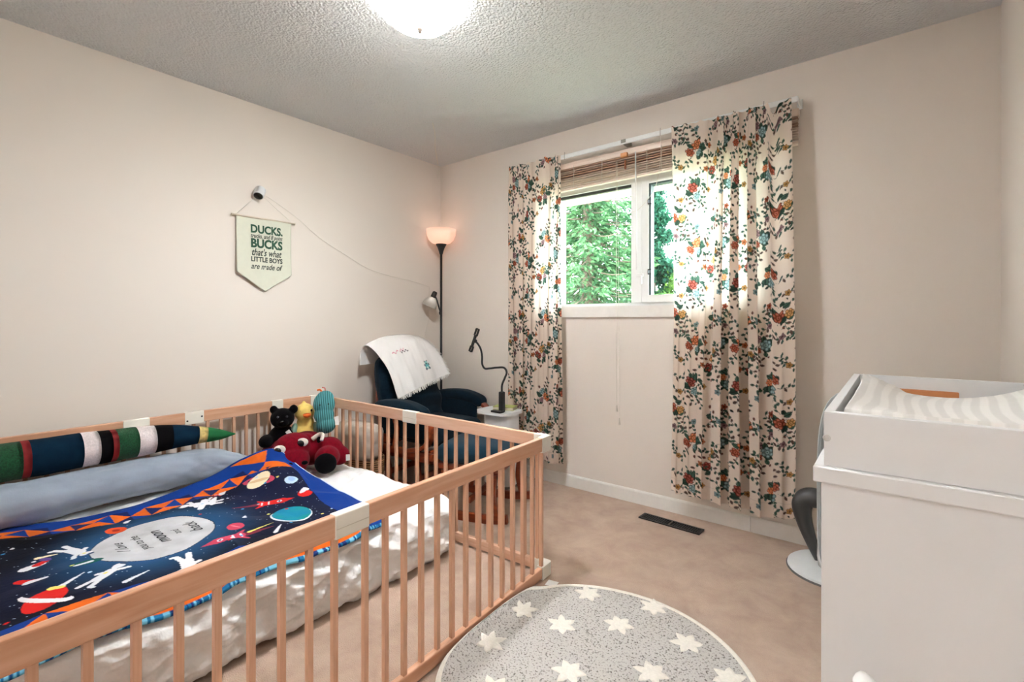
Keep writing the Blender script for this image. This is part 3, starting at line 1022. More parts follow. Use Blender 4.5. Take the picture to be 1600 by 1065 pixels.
# borders: triangles of orange and royal blue, then a plain royal band
def tri_band(along, across, w, per):
    """orange where inside bow-tie triangles"""
    f = (along / per) % 1.0
    g = across / w                        # 0..1 over the band
    k = np.abs(g - .5)
    odd = np.floor(along / per) % 2 == 1
    fx = np.abs(f - .5)
    return np.where(odd, fx > k, fx < k)
b_in, b_out = 0.180, 0.080
band = (u_far < b_in) & (u_far > b_out)
on = tri_band(QY + 0.02, u_far - b_out, b_in - b_out, 0.12)
setc(band & on, qc['orange']); setc(band & ~on & (((QY + .02) / .12) % 1.0 > .5), qc['royal']); setc(band & ~on & (((QY + .02) / .12) % 1.0 <= .5), L3(16, 28, 84))
# scalloped inner edge of the far band
setc(u_far < b_out, qc['royal'])
bn = (u_near < 0.175) & (u_near > 0.035)
on = tri_band(QY + 0.07, u_near - .035, .14, 0.14)
setc(bn & (u_near > .055) & on, qc['orange']); setc(bn & (u_near > .055) & ~on, qc['royal']); setc((u_near <= .055) & (u_near > .011), qc['orange'])
we = np.interp(tu, [0, .1, .5, .8, 1], [.075, .09, .12, .13, .10])
setc(v_end < we, qc['royal'])
cornr = (u_far < .16) & (u_far > .02) & (v_end > .07) & (v_end < .22)
on = np.abs(u_far - .09) * 1.07 > np.abs(v_end - .145)
setc(cornr & on, qc['orange']); setc(cornr & ~on, qc['royal'])
# binding: striped blue/teal along the room edge, pale piping along the window end
stp = np.sin(QY * 2 * PI / 0.022) * .5 + .5
bd = u_near <= .011
pick = vnoise(QY * 150, 0 * QY, 0 * QY, 90)
C[bd] = np.where((pick > .25)[..., None], L3(120, 196, 226), np.where((pick < -.45)[..., None], L3(18, 44, 110), L3(24, 108, 160)))[bd]
setc(v_end < .006, L3(214, 228, 248))
ora = np.all(np.abs(C - qc['orange']) < 1e-6, axis=2)
C[ora] *= (1 + .16 * fbm(QX * 40, QY * 40, 0 * QX, 95, 2))[ora][:, None]
P = np.stack([QX, QY, QZ], 2)
qm = grid_mesh('space_quilt', P[:, ::-1])
paint(qm, np.ascontiguousarray(C[:, ::-1]))
M_QUILT = mat_attr('quilt_print', 0.85, 0.0, bump=(70, 0.25, 0.004))
quilt = link('space_quilt', qm, M_QUILT)
tag(quilt, 'dark blue outer-space quilt with moon, rockets and an orange triangle border', 'quilt')
sm = quilt.modifiers.new('thickness', 'SOLIDIFY'); sm.thickness = 0.010; sm.offset = -1.0
# lettering on the moon: lines step towards the window, letters read towards the wall
M_INK = mat('ink', rgb(44, 46, 54), 0.8, noise=(30, 0.05))
for txt, yy, sz in (('I love', -2.345, .052), ('you to the', -2.290, .040), ('moon', -2.228, .062), ('and', -2.172, .034), ('back', -2.115, .060)):
    me = text_mesh(txt, sz, 0.35, 0.0)
    for v in me.vertices:
        wx, wy = 0.83 - v.co.x, yy - v.co.y
        v.co = (wx, wy, float(quilt_z(np.array([wx]), np.array([wy]))[0]) + 0.0025)
    o = link('lettering', me, M_INK)
    o.parent = quilt
# ================================================================ stuffed toys in the crib corner
def rot(axis, deg):
    return Matrix.Rotation(math.radians(deg), 3, axis)
M_PLBLACK = mat('black_plush', rgb(8, 7, 9), 0.95, noise=(90, 0.3), bump=(240, 0.4, 0.004), sheen=0.03, spec=.1)
M_DUCK = mat('yellow_plush', rgb(236, 205, 112), 0.95, noise=(60, 0.08), bump=(240, 0.35, 0.003), sheen=0.2)
M_BEAK = mat('orange_felt', rgb(222, 106, 38), 0.9, noise=(60, 0.1), bump=(240, 0.3, 0.003))
M_WING = mat('grey_green_plush', rgb(126, 160, 146), 0.95, noise=(60, 0.08))
M_PLRED = mat('wine_red_plush', rgb(112, 6, 26), 0.95, noise=(70, 0.16), bump=(240, 0.4, 0.004), sheen=0.05, spec=.1)
M_PLWHITE = mat('white_plush', rgb(232, 222, 212), 0.95, noise=(60, 0.05), bump=(200, .3, .003))
M_EYE = mat('black_button', rgb(10, 10, 12), 0.2, noise=(20, .05))
M_LABEL = mat('white_label', rgb(232, 230, 226), 0.7, noise=(40, .03))
# direction towards the room (the toys face it)
FX, FY = 0.86, -0.51
def fwd(p, f, s, u):
    """p + f forward + s to the toy's own left (viewer's right) + u up"""
    return (p[0] + FX * f - FY * s * 1.0, p[1] + FY * f + FX * s, p[2] + u)
# --- black bear
p = (0.175, -1.43, 0.29)
bear = empty('bear_plush', 'black plush bear with a white label sitting at the rail', 'plush toy', p)
body = [(fwd(p, 0, -.01, .125), (.082, .082, .10)), (fwd(p, .02, -.005, .265), (.066, .066, .06)),
        (fwd(p, .015, .055, .315), (.024, .024, .026)), (fwd(p, .015, -.052, .318), (.022, .022, .024)), (fwd(p, .065, 0, .25), (.035, .035, .028)),
        (fwd(p, .055, -.085, .145), (.07, .04, .036), rot('Z', -40)), (fwd(p, .06, .085, .14), (.055, .04, .036), rot('Z', -10)),
        (fwd(p, .09, -.085, .05), (.085, .05, .05), rot('Z', -32)), (fwd(p, .09, .075, .05), (.08, .05, .05), rot('Z', -20))]
adopt(blob('body', body, M_PLBLACK, None, 0.005, 4), bear)
adopt(MB().ell(fwd(p, .098, 0, .258), (.010, .012, .008)).build('nose', M_EYE, None, True), bear)
for s in (-1, 1):
    adopt(MB().ell(fwd(p, .082, s * .024, .284), (.006, .006, .006)).build('eye', mat('grey_button', rgb(70, 70, 76), .3, noise=(20, .05)), None, True), bear)
R = Matrix.Rotation(math.radians(-30), 3, 'Z') @ Matrix.Rotation(math.radians(35), 3, 'X')
adopt(MB().box(fwd(p, .088, .045, .175), (.002, .012, .034), R).build('label', M_LABEL), bear)
# --- yellow duck
p = (0.205, -1.310, 0.29)
duck = empty('duck_plush', 'yellow plush duck with orange beak and feet', 'plush toy', p)
adopt(blob('body', [(fwd(p, 0, 0, .15), (.070, .070, .09)), (fwd(p, .01, -.005, .285), (.055, .055, .055)), (fwd(p, .005, 0, .22), (.05, .05, .05)), (fwd(p, 0, -.01, .335), (.012, .012, .02))], M_DUCK, None, 0.005, 5), duck)
adopt(blob('beak', [(fwd(p, .065, .010, .278), (.03, .024, .010), rot('Z', -30)), (fwd(p, .066, .010, .270), (.026, .02, .009), rot('Z', -30))], M_BEAK, None, 0.003, 3), duck)
adopt(MB().ell(fwd(p, .052, -.025, .298), (.006, .006, .008)).build('eye', M_EYE, None, True), duck)
adopt(MB().ell(fwd(p, .05, .035, .30), (.006, .006, .008)).build('eye', M_EYE, None, True), duck)
for s in (-1, 1):
    adopt(MB().ell(fwd(p, .03, s * .058, .18), (.035, .018, .045), rot('Z', -30 + 25 * s)).build('wing', M_WING, None, True), duck)
    adopt(MB().ell(fwd(p, .08, s * .032 + .012, .115), (.036, .036, .034)).build('foot', M_BEAK, None, True), duck)
# --- teal corduroy creature: tall flat rounded body with ribs
def teal_mat():
    m = bpy.data.materials.new('teal_corduroy')
    m.use_nodes = True
    t = m.node_tree
    b = t.nodes['Principled BSDF']
    tc = t.nodes.new('ShaderNodeTexCoord')
    wv = t.nodes.new('ShaderNodeTexWave')
    wv.bands_direction = 'X'
    wv.inputs['Scale'].default_value = 26
    wv.inputs['Distortion'].default_value = 0.8
    r = t.nodes.new('ShaderNodeValToRGB')
    r.color_ramp.elements[0].color = rgb(34, 100, 100)
    r.color_ramp.elements[1].color = rgb(92, 168, 174)
    bp = t.nodes.new('ShaderNodeBump'); bp.inputs['Strength'].default_value = .6; bp.inputs['Distance'].default_value = .004
    t.links.new(tc.outputs['Object'], wv.inputs['Vector'])
    t.links.new(wv.outputs['Fac'], r.inputs['Fac']); t.links.new(r.outputs['Color'], b.inputs['Base Color'])
    t.links.new(wv.outputs['Fac'], bp.inputs['Height']); t.links.new(bp.outputs['Normal'], b.inputs['Normal'])
    b.inputs['Roughness'].default_value = .85
    return m
M_TEAL = teal_mat()
tl = empty('caterpillar_plush', 'teal ribbed plush creature with small black eyes standing in the corner', 'plush toy', (0.345, -1.252, 0.455), math.radians(-28))
tl.rotation_euler = (math.radians(-4), math.radians(-5), math.radians(57))
body = blob('body', [((0, 0, .175), (.062, .040, .070)), ((-.006, 0, .11), (.058, .042, .06)), ((.0, 0, .05), (.056, .045, .052)), ((.008, 0, .21), (.05, .036, .045))], M_TEAL, tl, 0.004, 5)
for s in (-.022, .026):
    MB().ell((s, -.040, .175), (.0045, .004, .0045)).build('eye', M_EYE, tl, True)
MB().tube(catmull([(0.0, 0, .235), (-.015, -.0, .262), (-.032, -.0, .262)], 5), .005, 6).build('antenna', M_BEAK, tl, True)
MB().tube(catmull([(0.012, 0, .235), (.012, -.0, .268), (-.004, -.0, .275)], 5), .004, 6).build('antenna', mat('pink_felt', rgb(210, 130, 120), .9, noise=(40, .1)), tl, True)
MB().prism([(-.012, 0), (.012, 0), (.014, .055), (-.012, .05)], -.001, .001, Matrix.Translation((.062, -.01, .04)) @ Matrix.Rotation(math.radians(75), 4, 'X') @ Matrix.Rotation(.5, 4, 'Y')).build('label', M_LABEL, tl)
# --- wine red bull: body across the corner, head resting forward, black hooves
bull = empty('bull_plush', 'wine-red plush bull with cream horns and black hooves lying in the crib', 'plush toy', (0.40, -1.38, 0.29))
body = [((.40, -1.33, .385), (.16, .10, .095)), ((.28, -1.40, .37), (.12, .09, .08)), ((.23, -1.455, .35), (.085, .06, .055)),
        ((.52, -1.27, .375), (.09, .08, .08)), ((.44, -1.375, .40), (.09, .07, .085)),
        ((.60, -1.33, .365), (.085, .065, .062), rot('Z', -42)), ((.565, -1.235, .35), (.06, .06, .055))]
adopt(blob('body', body, M_PLRED, None, 0.006, 6), bull)
hd = [((.455, -1.450, .420), (.088, .105, .082)), ((.515, -1.478, .365), (.075, .085, .072)), ((.548, -1.485, .335), (.052, .060, .048))]
head = adopt(blob('head', hd, M_PLRED, None, 0.005, 6), bull)
def sub(o, parent):
    o.parent = parent
    return o
for c in ((.585, -1.535, .368), (.603, -1.462, .366)):
    sub(adopt(MB().ell(c, (.010, .016, .011), rot('Z', -30)).build('nostril', M_PLBLACK, None, True), bull), head).matrix_parent_inverse = Matrix.Identity(4)
def eye_at(c, s, flip):
    sub(MB().ell(c, (.011, .030, .024), rot('Z', -32)).build('eye', M_PLWHITE, None, True), head)
    sub(MB().ell((c[0] + .005, c[1] - .012 * flip - .002, c[2] - .004), (.009, .019, .018), rot('Z', -32)).build('pupil', M_EYE, None, True), head)
eye_at((.530, -1.436, .458), 1, 1)
eye_at((.502, -1.548, .436), 1, 1)
# horns: left one points to the bolster side, right one curls up
sub(MB().tube(catmull([(.42, -1.535, .410), (.41, -1.590, .400), (.43, -1.625, .375)], 6), list(np.linspace(.022, .010, 13)), 10).build('horn', M_PLWHITE, None, True), head)
sub(MB().tube(catmull([(.520, -1.372, .462), (.545, -1.345, .487), (.575, -1.342, .487), (.590, -1.358, .462)], 6), list(np.linspace(.013, .009, 19)), 10).build('horn', M_PLWHITE, None, True), head)
sub(MB().ell((.562, -1.358, .462), (.008, .012, .018), rot('Z', -30)).build('ear', M_PLBLACK, None, True), head)
adopt(blob('hoof', [((.655, -1.372, .350), (.030, .058, .056), rot('Z', -38)), ((.64, -1.36, .350), (.035, .055, .054), rot('Z', -38))], M_PLBLACK, None, 0.005, 3), bull)
adopt(MB().prism([(-.011, 0), (.011, 0), (.011, .035), (-.011, .035)], -.001, .001, Matrix.Translation((.655, -1.235, .335)) @ Matrix.Rotation(1.0, 4, 'Z') @ Matrix.Rotation(PI / 2, 4, 'X')).build('label', M_LABEL), bull)
bull.location = Vector(bull.location) + Vector((-.050, -.040, .006))
# ================================================================ glider chair in the corner (local x forward, y to the far side)
M_TEALC = mat('dark_teal_fabric', rgb(8, 28, 40), 0.95, noise=(60, 0.18), bump=(320, 0.25, 0.003), sheen=0.06, spec=.1)
M_OAK = mat_wood('orange_oak', rgb(98, 32, 12), rgb(150, 66, 26), 'X', 0.35, 20)
glider = empty('glider_chair', 'glider rocking chair with dark teal cushions and orange-brown wooden frame', 'chair', (0.435, -0.500, 0), math.radians(5))
def bar(pts, a, b, name, parent, m=None, n=10, cat=8):
    P = catmull(pts, cat) if len(pts) > 2 else [Vector(q) for q in pts]
    o = MB().tube(P, 0.01, n, True, (a, b)).build(name, m or M_OAK, parent, 'auto')
    return o
soft_box('seat_cushion', (0.03, 0, 0.375), (0.26, 0.245, 0.060), 0.05, 20, M_TEALC, glider, 0.018)
# back cushion: reclined, round-topped, tufted into three rolls
def back_disp(V):
    x, y, z = V[:, 0].copy(), V[:, 1].copy(), V[:, 2].copy()
    t = (z + 0.30) / 0.60
    V[:, 1] = y * (1 - 0.18 * np.clip((t - .6) / .4, 0, 1) ** 2)
    V[:, 2] = z - 0.06 * np.clip(np.abs(y) / .24, 0, 1) ** 2.5 * np.clip(t, 0, 1)
    fr = np.clip(x / .065, 0, 1)
    V[:, 0] += fr * (0.016 * np.cos(t * 2 * PI * 3) - 0.03 * (np.abs(y) / .25) ** 2 + 0.015)
    return V
RB = Matrix.Rotation(math.radians(-16), 3, 'Y')
soft_box('back_cushion', (-0.215, 0, 0.655), (0.070, 0.282, 0.300), 0.058, 26, M_TEALC, glider, 0, RB, back_disp)
for s in (-1, 1):
    def arm_disp(V):
        V[:, 2] += -0.035 * np.clip(V[:, 0] / .24, 0, 1) ** 2 + .010 * np.cos(V[:, 0] * 9)
        return V
    soft_box('arm_pad', (0.025, s * 0.305, 0.560), (0.215, 0.062, 0.036), 0.034, 16, M_TEALC, glider, 0.006, None, arm_disp)
    soft_box('arm_side_pad', (0.0, s * 0.272, 0.455), (0.20, 0.020, 0.095), 0.019, 12, M_TEALC, glider, 0)
    # bent wooden arm loop
    bar([(-0.24, s * .305, .50), (-0.05, s * .305, .522), (.13, s * .305, .528), (.235, s * .305, .515), (.285, s * .305, .460), (.278, s * .305, .390), (.225, s * .305, .325), (.10, s * .305, .290)], .014, .028, 'arm_frame', glider)
    bar([(-.05, s * .305, .515), (-.02, s * .305, .42), (-.04, s * .305, .29)], .011, .018, 'arm_post', glider)
    bar([(-.30, s * .30, .285), (0, s * .30, .275), (.30, s * .30, .270)], .022, .014, 'side_rail', glider)
    bar([(-.32, s * .25, .045), (-.1, s * .25, .030), (.1, s * .25, .030), (.30, s * .25, .045)], .026, .016, 'runner', glider)
    bar([(-.16, s * .25, .05), (-.15, s * .262, .15), (-.16, s * .27, .235)], .02, .014, 'base_post', glider)
    bar([(.14, s * .25, .05), (.13, s * .262, .15), (.14, s * .27, .235)], .02, .014, 'base_post', glider)
    bar([(-.25, s * .27, .235), (0, s * .27, .240), (.25, s * .27, .235)], .020, .012, 'glide_rail', glider)
    # back uprights follow the recline
    bar([(-.17, s * .272, .30), (-.23, s * .262, .44), (-.265, s * .245, .56), (-.29, s * .22, .66)], .016, .018, 'back_post', glider)
for y in (-.12, -.04, .04, .12):
    bar([(-.20, y, .33), (-.285, y, .56), (-.34, y, .79)], .006, .018, 'back_slat', glider)
bar([(-.29, -.22, .66), (-.345, -.1, .80), (-.352, 0, .82), (-.345, .1, .80), (-.29, .22, .66)], .018, .016, 'top_rail', glider)
bar([(.26, -.29, .285), (.26, 0, .285), (.26, .29, .285)], .022, .012, 'front_rail', glider)
bar([(-.18, -.29, .30), (-.18, 0, .30), (-.18, .29, .30)], .022, .012, 'back_rail', glider)
bar([(-.15, -.25, .10), (-.15, 0, .10), (-.15, .25, .10)], .02, .011, 'stretcher', glider)
bar([(.13, -.25, .10), (.13, 0, .10), (.13, .25, .10)], .02, .011, 'stretcher', glider)

# ================================================================ white fringed blanket over the chair back
GL = Matrix.LocRotScale(glider.location, glider.rotation_euler, None)
prof = [(-0.394, .82), (-0.398, .86), (-0.394, .93), (-0.372, .995), (-0.325, 1.020), (-0.255, .990), (-0.205, .92), (-0.158, .82), (-0.118, .72), (-0.090, .64), (-0.075, .60)]
pf = catmull([(x, 0, z) for x, z in prof], 14)
PF = np.array([[q.x, q.z] for q in pf])
sl_ = np.cumsum(np.r_[0, np.linalg.norm(np.diff(PF, axis=0), axis=1)]); sl_ /= sl_[-1]
NU, NV = 130, 210
U = np.linspace(0, 1, NU)[None].repeat(NV, 0); V_ = np.linspace(0, 1, NV)[:, None].repeat(NU, 1)
lowL = 0.98 - 0.0 * U                                   # front hem: lower on the near side
vv = V_ * (1.0 - 0.17 * U)
flat_ = 0
bx = np.interp(vv, sl_, PF[:, 0]); bz = np.interp(vv, sl_, PF[:, 1])
by = -0.295 + 0.555 * U + 0.055 * (V_ - .5) * 1.0
fold = 0.016 * fbm(U * 5, V_ * 2.2, 0 * U, 101, 3) + 0.008 * np.sin(U * 17 + V_ * 3) * np.clip(V_ - .55, 0, 1)
bx = bx + 0.020 + fold * 1.0
bz = bz + .004 - 0.050 * np.abs((by) / .25) ** 2.5 * np.exp(-((vv - .42) / .25) ** 2) + fold * .3
C = np.tile(L3(240, 238, 236), (NV, NU, 1))
# embroidered teddy and pink script
def bl_ell(cu, cv, ru, rv, c):
    C[((U - cu) / ru) ** 2 + ((V_ - cv) / rv) ** 2 < 1] = c
cu, cv = .66, .79
for (du, dv, ru, rv, c) in ((0, .03, .035, .035, L3(96, 176, 178)), (0, -.012, .028, .02, L3(140, 190, 186)), (-.035, .012, .015, .016, L3(110, 130, 140)), (.035, .012, .015, .016, L3(110, 130, 140)), (-.03, .058, .017, .014, L3(96, 110, 120)), (.03, .058, .017, .014, L3(84, 110, 110)), (-.025, -.03, .012, .01, L3(140, 136, 140)), (.025, -.03, .012, .01, L3(140, 136, 140)), (0, .0, .012, .008, L3(20, 70, 72)), (.0, .045, .014, .012, L3(210, 226, 222))):
    bl_ell(cu + du, cv + dv, ru, rv, c)
scr = np.abs((V_ - .565 - .012 * np.sin(U * 95) - (U - .35) * .03)) < .007
C[scr & (U > .17) & (U < .42) & (vnoise(U * 60, V_ * 40, 0 * U, 5) > -.3)] = L3(226, 160, 176)
scr = np.abs((V_ - .585 - .010 * np.sin(U * 120 + 1) - (U - .35) * .03)) < .005
C[scr & (U > .30) & (U < .44)] = L3(70, 66, 78)
P = np.stack([bx, by, bz], 2)
bm_ = grid_mesh('knit_blanket', P)
paint(bm_, C)
M_BLANKET = mat_attr('white_knit', 0.9, 0.0, bump=(200, 0.35, 0.004), sheen=.2)
bl = link('throw_blanket', bm_, M_BLANKET)
bl.location = glider.location; bl.rotation_euler = glider.rotation_euler
tag(bl, 'white fringed baby blanket with embroidered teal bear draped over the glider back', 'blanket')
so = bl.modifiers.new('thickness', 'SOLIDIFY'); so.thickness = .006; so.offset = -1
M_FRINGE = mat('white_yarn', rgb(240, 238, 235), .95, noise=(40, .03))
fr = MB()
rg = random.Random(5)
for side in ('bottom', 'far'):
    cnt = 120 if side == 'bottom' else 150
    for k in range(cnt):
        t = (k + .5) / cnt
        if side == 'bottom':
            j = min(int(t * NU), NU - 1); q = P[-1, j]; d = (rg.uniform(.15, .45), rg.uniform(-.4, .4), -1)
        else:
            i = int((.30 + .70 * t) * (NV - 1)); q = P[i, -1]; d = (rg.uniform(-.1, .5), 1.0, rg.uniform(-.9, .2))
        ln = rg.uniform(.014, .03); dn = math.sqrt(sum(c * c for c in d))
        e = (q[0] + d[0] / dn * ln + .002, q[1] + d[1] / dn * ln, q[2] + d[2] / dn * ln)
        fr.tube([(q[0] + .003, q[1], q[2]), e], [.0022, .0012], 4)
fo = fr.build('fringe', M_FRINGE, bl); fo['kind'] = 'stuff'

# ================================================================ ottoman
ott = empty('ottoman', 'gliding footstool with dark teal cushion and wooden base behind the crib rail', 'footstool', (1.085, -0.665, 0), math.radians(18))
soft_box('cushion', (0, 0, 0.375), (0.20, 0.245, 0.05), 0.045, 18, mat('teal_fabric', rgb(16, 46, 62), .9, noise=(60, .12), bump=(320, .25, .003), sheen=.1, spec=.1), ott, 0.022)
bar([(-.17, -.2, .30), (-.17, .2, .30)], .02, .011, 'cushion_rail', ott); bar([(.17, -.2, .30), (.17, .2, .30)], .02, .011, 'cushion_rail', ott)
for s in (-1, 1):
    bar([(-.19, s * .2, .30), (.19, s * .2, .30)], .018, .011, 'side_rail', ott)
    bar([(-.16, s * .2, .28), (-.15, s * .2, .16), (-.17, s * .2, .06)], .013, .016, 'leg', ott)
    bar([(.16, s * .2, .28), (.15, s * .2, .16), (.17, s * .2, .06)], .013, .016, 'leg', ott)
    bar([(-.23, s * .2, .045), (-.1, s * .2, .03), (.1, s * .2, .03), (.23, s * .2, .045)], .025, .014, 'runner', ott)
bar([(0, -.2, .12), (0, .2, .12)], .018, .01, 'stretcher', ott)

# ================================================================ torchiere floor lamp with reading arm
LX, LY = 0.150, -0.135
lamp = empty('floor_lamp', 'black torchiere floor lamp with glowing bowl shade and small reading arm', 'lamp', (LX, LY, 0))
MB().lathe([(0, 0), (.115, 0), (.118, .008), (.11, .018), (.03, .028), (.012, .034), (0, .034)], 32).build('base', M_BLACK, lamp, 'auto')
MB().tube([(0, 0, .03), (0, 0, 1.68)], .0095, 14).build('pole', M_BLACK, lamp, True)
MB().lathe([(0, 1.665), (.012, 1.668), (.018, 1.69), (.028, 1.72), (.042, 1.745), (.044, 1.752), (0, 1.752)], 24).build('shade_holder', M_BLACKP, lamp, 'auto')
def lamp_shade_mat(name, col, strength, tr=.35):
    return mat(name, col, .45, emit=(col, strength), trans=tr, noise=(10, .01))
M_TORCH = lamp_shade_mat('glowing_peach_plastic', rgb(252, 222, 204), 0.20)
prof = [(.044, 1.750), (.075, 1.760), (.100, 1.785), (.115, 1.82), (.120, 1.868), (.117, 1.868), (.112, 1.82), (.097, 1.788), (.073, 1.764), (.03, 1.756)]
MB().lathe(prof, 40).build('bowl_shade', M_TORCH, lamp, True)
bulb = MB().ell((0, 0, 1.80), (.024, .024, .034)).build('bulb', mat('warm_bulb', rgb(255, 220, 180), .4, emit=((1, .80, .64, 1), 4.0)), lamp, True)
ax = Vector((-.782, -.623, 0)) * 1.0
def lp(s, z, t=0):
    return (-.782 * s - .623 * t * -1, -.623 * s - .782 * t, z)   # s towards the left of the picture
MB().tube(catmull([lp(0.0, 1.19), lp(.012, 1.22), lp(.035, 1.30), lp(.058, 1.352), lp(.062, 1.362)], 6), .006, 8).build('reading_arm', M_BLACK, lamp, True)
tilt = Matrix.Rotation(math.radians(-24), 3, Vector((.623, -.782, 0)))
hc = lp(.056, 1.345)
MB().lathe([(0, .025), (.012, .025), (.019, .018), (.021, 0), (.021, -.030), (0, -.030)], 20, hc, tilt).build('socket', M_BLACKP, lamp, 'auto')
MB().lathe([(.02, -.026), (.034, -.034), (.052, -.062), (.062, -.105), (.060, -.105), (.050, -.064), (.032, -.038), (.018, -.03)], 32, hc, tilt).build('reading_shade', mat('white_shade_plastic', rgb(236, 230, 222), .4, noise=(10, .01), trans=.3), lamp, True)
MB().ell((hc[0] - .01, hc[1] - .008, hc[2] - .075), (.02, .02, .026)).build('reading_bulb', mat('unlit_bulb', rgb(226, 222, 214), .3, noise=(10, .02)), lamp, True)
MB().ell(lp(0.006, 1.195), (.012, .012, .018)).build('arm_clamp', M_BLACKP, lamp, True)

# ================================================================ white side table with book and phone holder
st_ = empty('side_table', 'small white rounded side table beside the glider and curtain', 'table', (0.875, -0.265, 0))
outl = []
for k in range(40):
    a = 2 * PI * k / 40
    e = .5
    outl.append((.142 * math.copysign(abs(math.cos(a)) ** e, math.cos(a)), .118 * math.copysign(abs(math.sin(a)) ** e, math.sin(a))))
tt = MB().prism(outl, .495, .515).build('tabletop', M_WHITE_PAINT, st_)
body = MB().prism([(.0 + x * .80 + .02, y * .72) for x, y in outl], .02, .495).build('cabinet_body', M_WHITE_PAINT, st_)
MB().prism([(x * .76 + .02, y * .68) for x, y in outl], 0, .02).build('plinth', mat('grey_plinth', rgb(120, 116, 112), .6, noise=(20, .05)), st_)
bk = MB()
bk.bevbox((0.895, -0.225, .5265), (.075, .052, .0105), .003, Matrix.Rotation(.35, 3, 'Z'))
pb = empty('paperback_book', 'yellow-green covered book lying on the side table', 'book', (0.895, -0.225, .516))
R = Matrix.Rotation(.35, 3, 'Z')
adopt(MB().box((0.895, -0.225, .5265), (.072, .050, .0085), R).build('pages', mat('paper', rgb(226, 218, 200), .8, noise=(60, .05))), pb)
adopt(MB().box((0.895, -0.225, .5362), (.075, .052, .0012), R).build('cover', mat('yellow_green_cover', rgb(176, 180, 96), .5, noise=(24, .25, 2))), pb)
adopt(MB().box((0.895, -0.225, .5168), (.075, .052, .0012), R).build('cover', mat('yellow_green_cover', rgb(176, 180, 96), .5)), pb)
ph = empty('phone_holder', 'black gooseneck phone holder clamped to the side table', 'phone holder', (0.955, -0.335, .515))
adopt(MB().bevbox((0.955, -0.335, .585), (.017, .017, .070), .006).build('clamp_body', M_BLACKP), ph)
adopt(MB().bevbox((0.935, -0.358, .522), (.042, .022, .007), .004).build('clamp_jaw', M_BLACKP), ph)
neck = catmull([(.955, -.335, .65), (.957, -.335, .70), (.975, -.330, .745), (.988, -.325, .785), (.965, -.325, .815), (.90, -.325, .812), (.835, -.325, .803), (.792, -.325, .800), (.768, -.325, .830), (.766, -.325, .885), (.755, -.325, .930), (.735, -.325, .960), (.708, -.325, .985)], 8)
adopt(MB().tube(neck, .0068, 10).build('gooseneck', M_BLACKP, None, True), ph)
adopt(MB().ell((.702, -.325, .988), (.014, .014, .014)).build('ball_joint', M_BLACKP, None, True), ph)
RG = Matrix.Rotation(math.radians(24), 3, 'Y')
def gp(x, z):
    v = RG @ Vector((x, 0, z)); return (.688 + v.x, -.327 + v.y, .985 + v.z)
b = MB()
for (x, z, hx, hz) in ((0, 0, .007, .045), (-.010, .072, .003, .026), (.012, .072, .003, .026), (.001, .097, .013, .003), (.001, .047, .013, .003), (-.010, -.058, .003, .02), (.012, -.058, .003, .02), (.001, -.077, .013, .003), (.001, -.040, .013, .004)):
    b.bevbox(gp(x, z), (hx, .009, hz), .0018, RG)
adopt(b.build('grip', M_BLACKP), ph)

# ================================================================ basket with packed pillow, between crib and glider
M_WICKER = bpy.data.materials.new('wicker'); M_WICKER.use_nodes = True
t = M_WICKER.node_tree; bb_ = t.nodes['Principled BSDF']
tc = t.nodes.new('ShaderNodeTexCoord'); wv = t.nodes.new('ShaderNodeTexWave'); wv.bands_direction = 'Z'; wv.inputs['Scale'].default_value = 22; wv.inputs['Distortion'].default_value = 1.5; wv.inputs['Detail Scale'].default_value = 6
r = t.nodes.new('ShaderNodeValToRGB'); r.color_ramp.elements[0].color = rgb(96, 62, 36); r.color_ramp.elements[1].color = rgb(190, 142, 96)
bp = t.nodes.new('ShaderNodeBump'); bp.inputs['Strength'].default_value = .8; bp.inputs['Distance'].default_value = .006
t.links.new(tc.outputs['Object'], wv.inputs['Vector']); t.links.new(wv.outputs['Fac'], r.inputs['Fac']); t.links.new(r.outputs['Color'], bb_.inputs['Base Color']); t.links.new(wv.outputs['Fac'], bp.inputs['Height']); t.links.new(bp.outputs['Normal'], bb_.inputs['Normal'])
bk = empty('storage_basket', 'oval woven basket with brown rim and pale lower half behind the crib slats', 'basket', (0.225, -0.950, 0))
def oval(z0, z1, a0, a1, m, name, th=.012, nz=6):
    v = []; n = 40
    rows = []
    for k in range(nz + 1):
        f = k / nz; rows.append((a0 + (a1 - a0) * f, z0 + (z1 - z0) * f, 0))
    rows2 = [(a - th, z) for a, z, _ in rows][::-1]
    pr = [(a, z) for a, z, _ in rows] + rows2
    mb = MB().lathe(pr, n, (0, 0, 0), None, True)
    mb.v = [(x, y * .52, z) for x, y, z in mb.v]
    return mb.build(name, m, bk, 'auto')
oval(0.0, .13, .205, .222, mat('pale_rope', rgb(206, 196, 182), .9, noise=(60, .1), bump=(120, .6, .006)), 'lower_wall')
oval(.13, .245, .222, .232, M_WICKER, 'upper_wall')
mb = MB().lathe([(0, .004), (.20, .004), (.20, .012), (0, .012)], 40); mb.v = [(x, y * .52, z) for x, y, z in mb.v]; mb.build('bottom', M_WICKER, bk)
def crinkle(V):
    V += 0.012 * np.stack([fbm(V[:, 0] * 14, V[:, 1] * 14, V[:, 2] * 14, s, 3) for s in (3, 4, 5)], 1)
    return V
pl = soft_box('packed_pillow', (0.225, -0.950, 0.335), (.185, .095, .125), .075, 40, mat('grey_beige_pillow', rgb(196, 184, 172), .35, noise=(20, .08), spec=.5), None, 0.0, None, crinkle)
tag(pl, 'beige pillow in crinkled clear packaging standing in the basket', 'pillow')
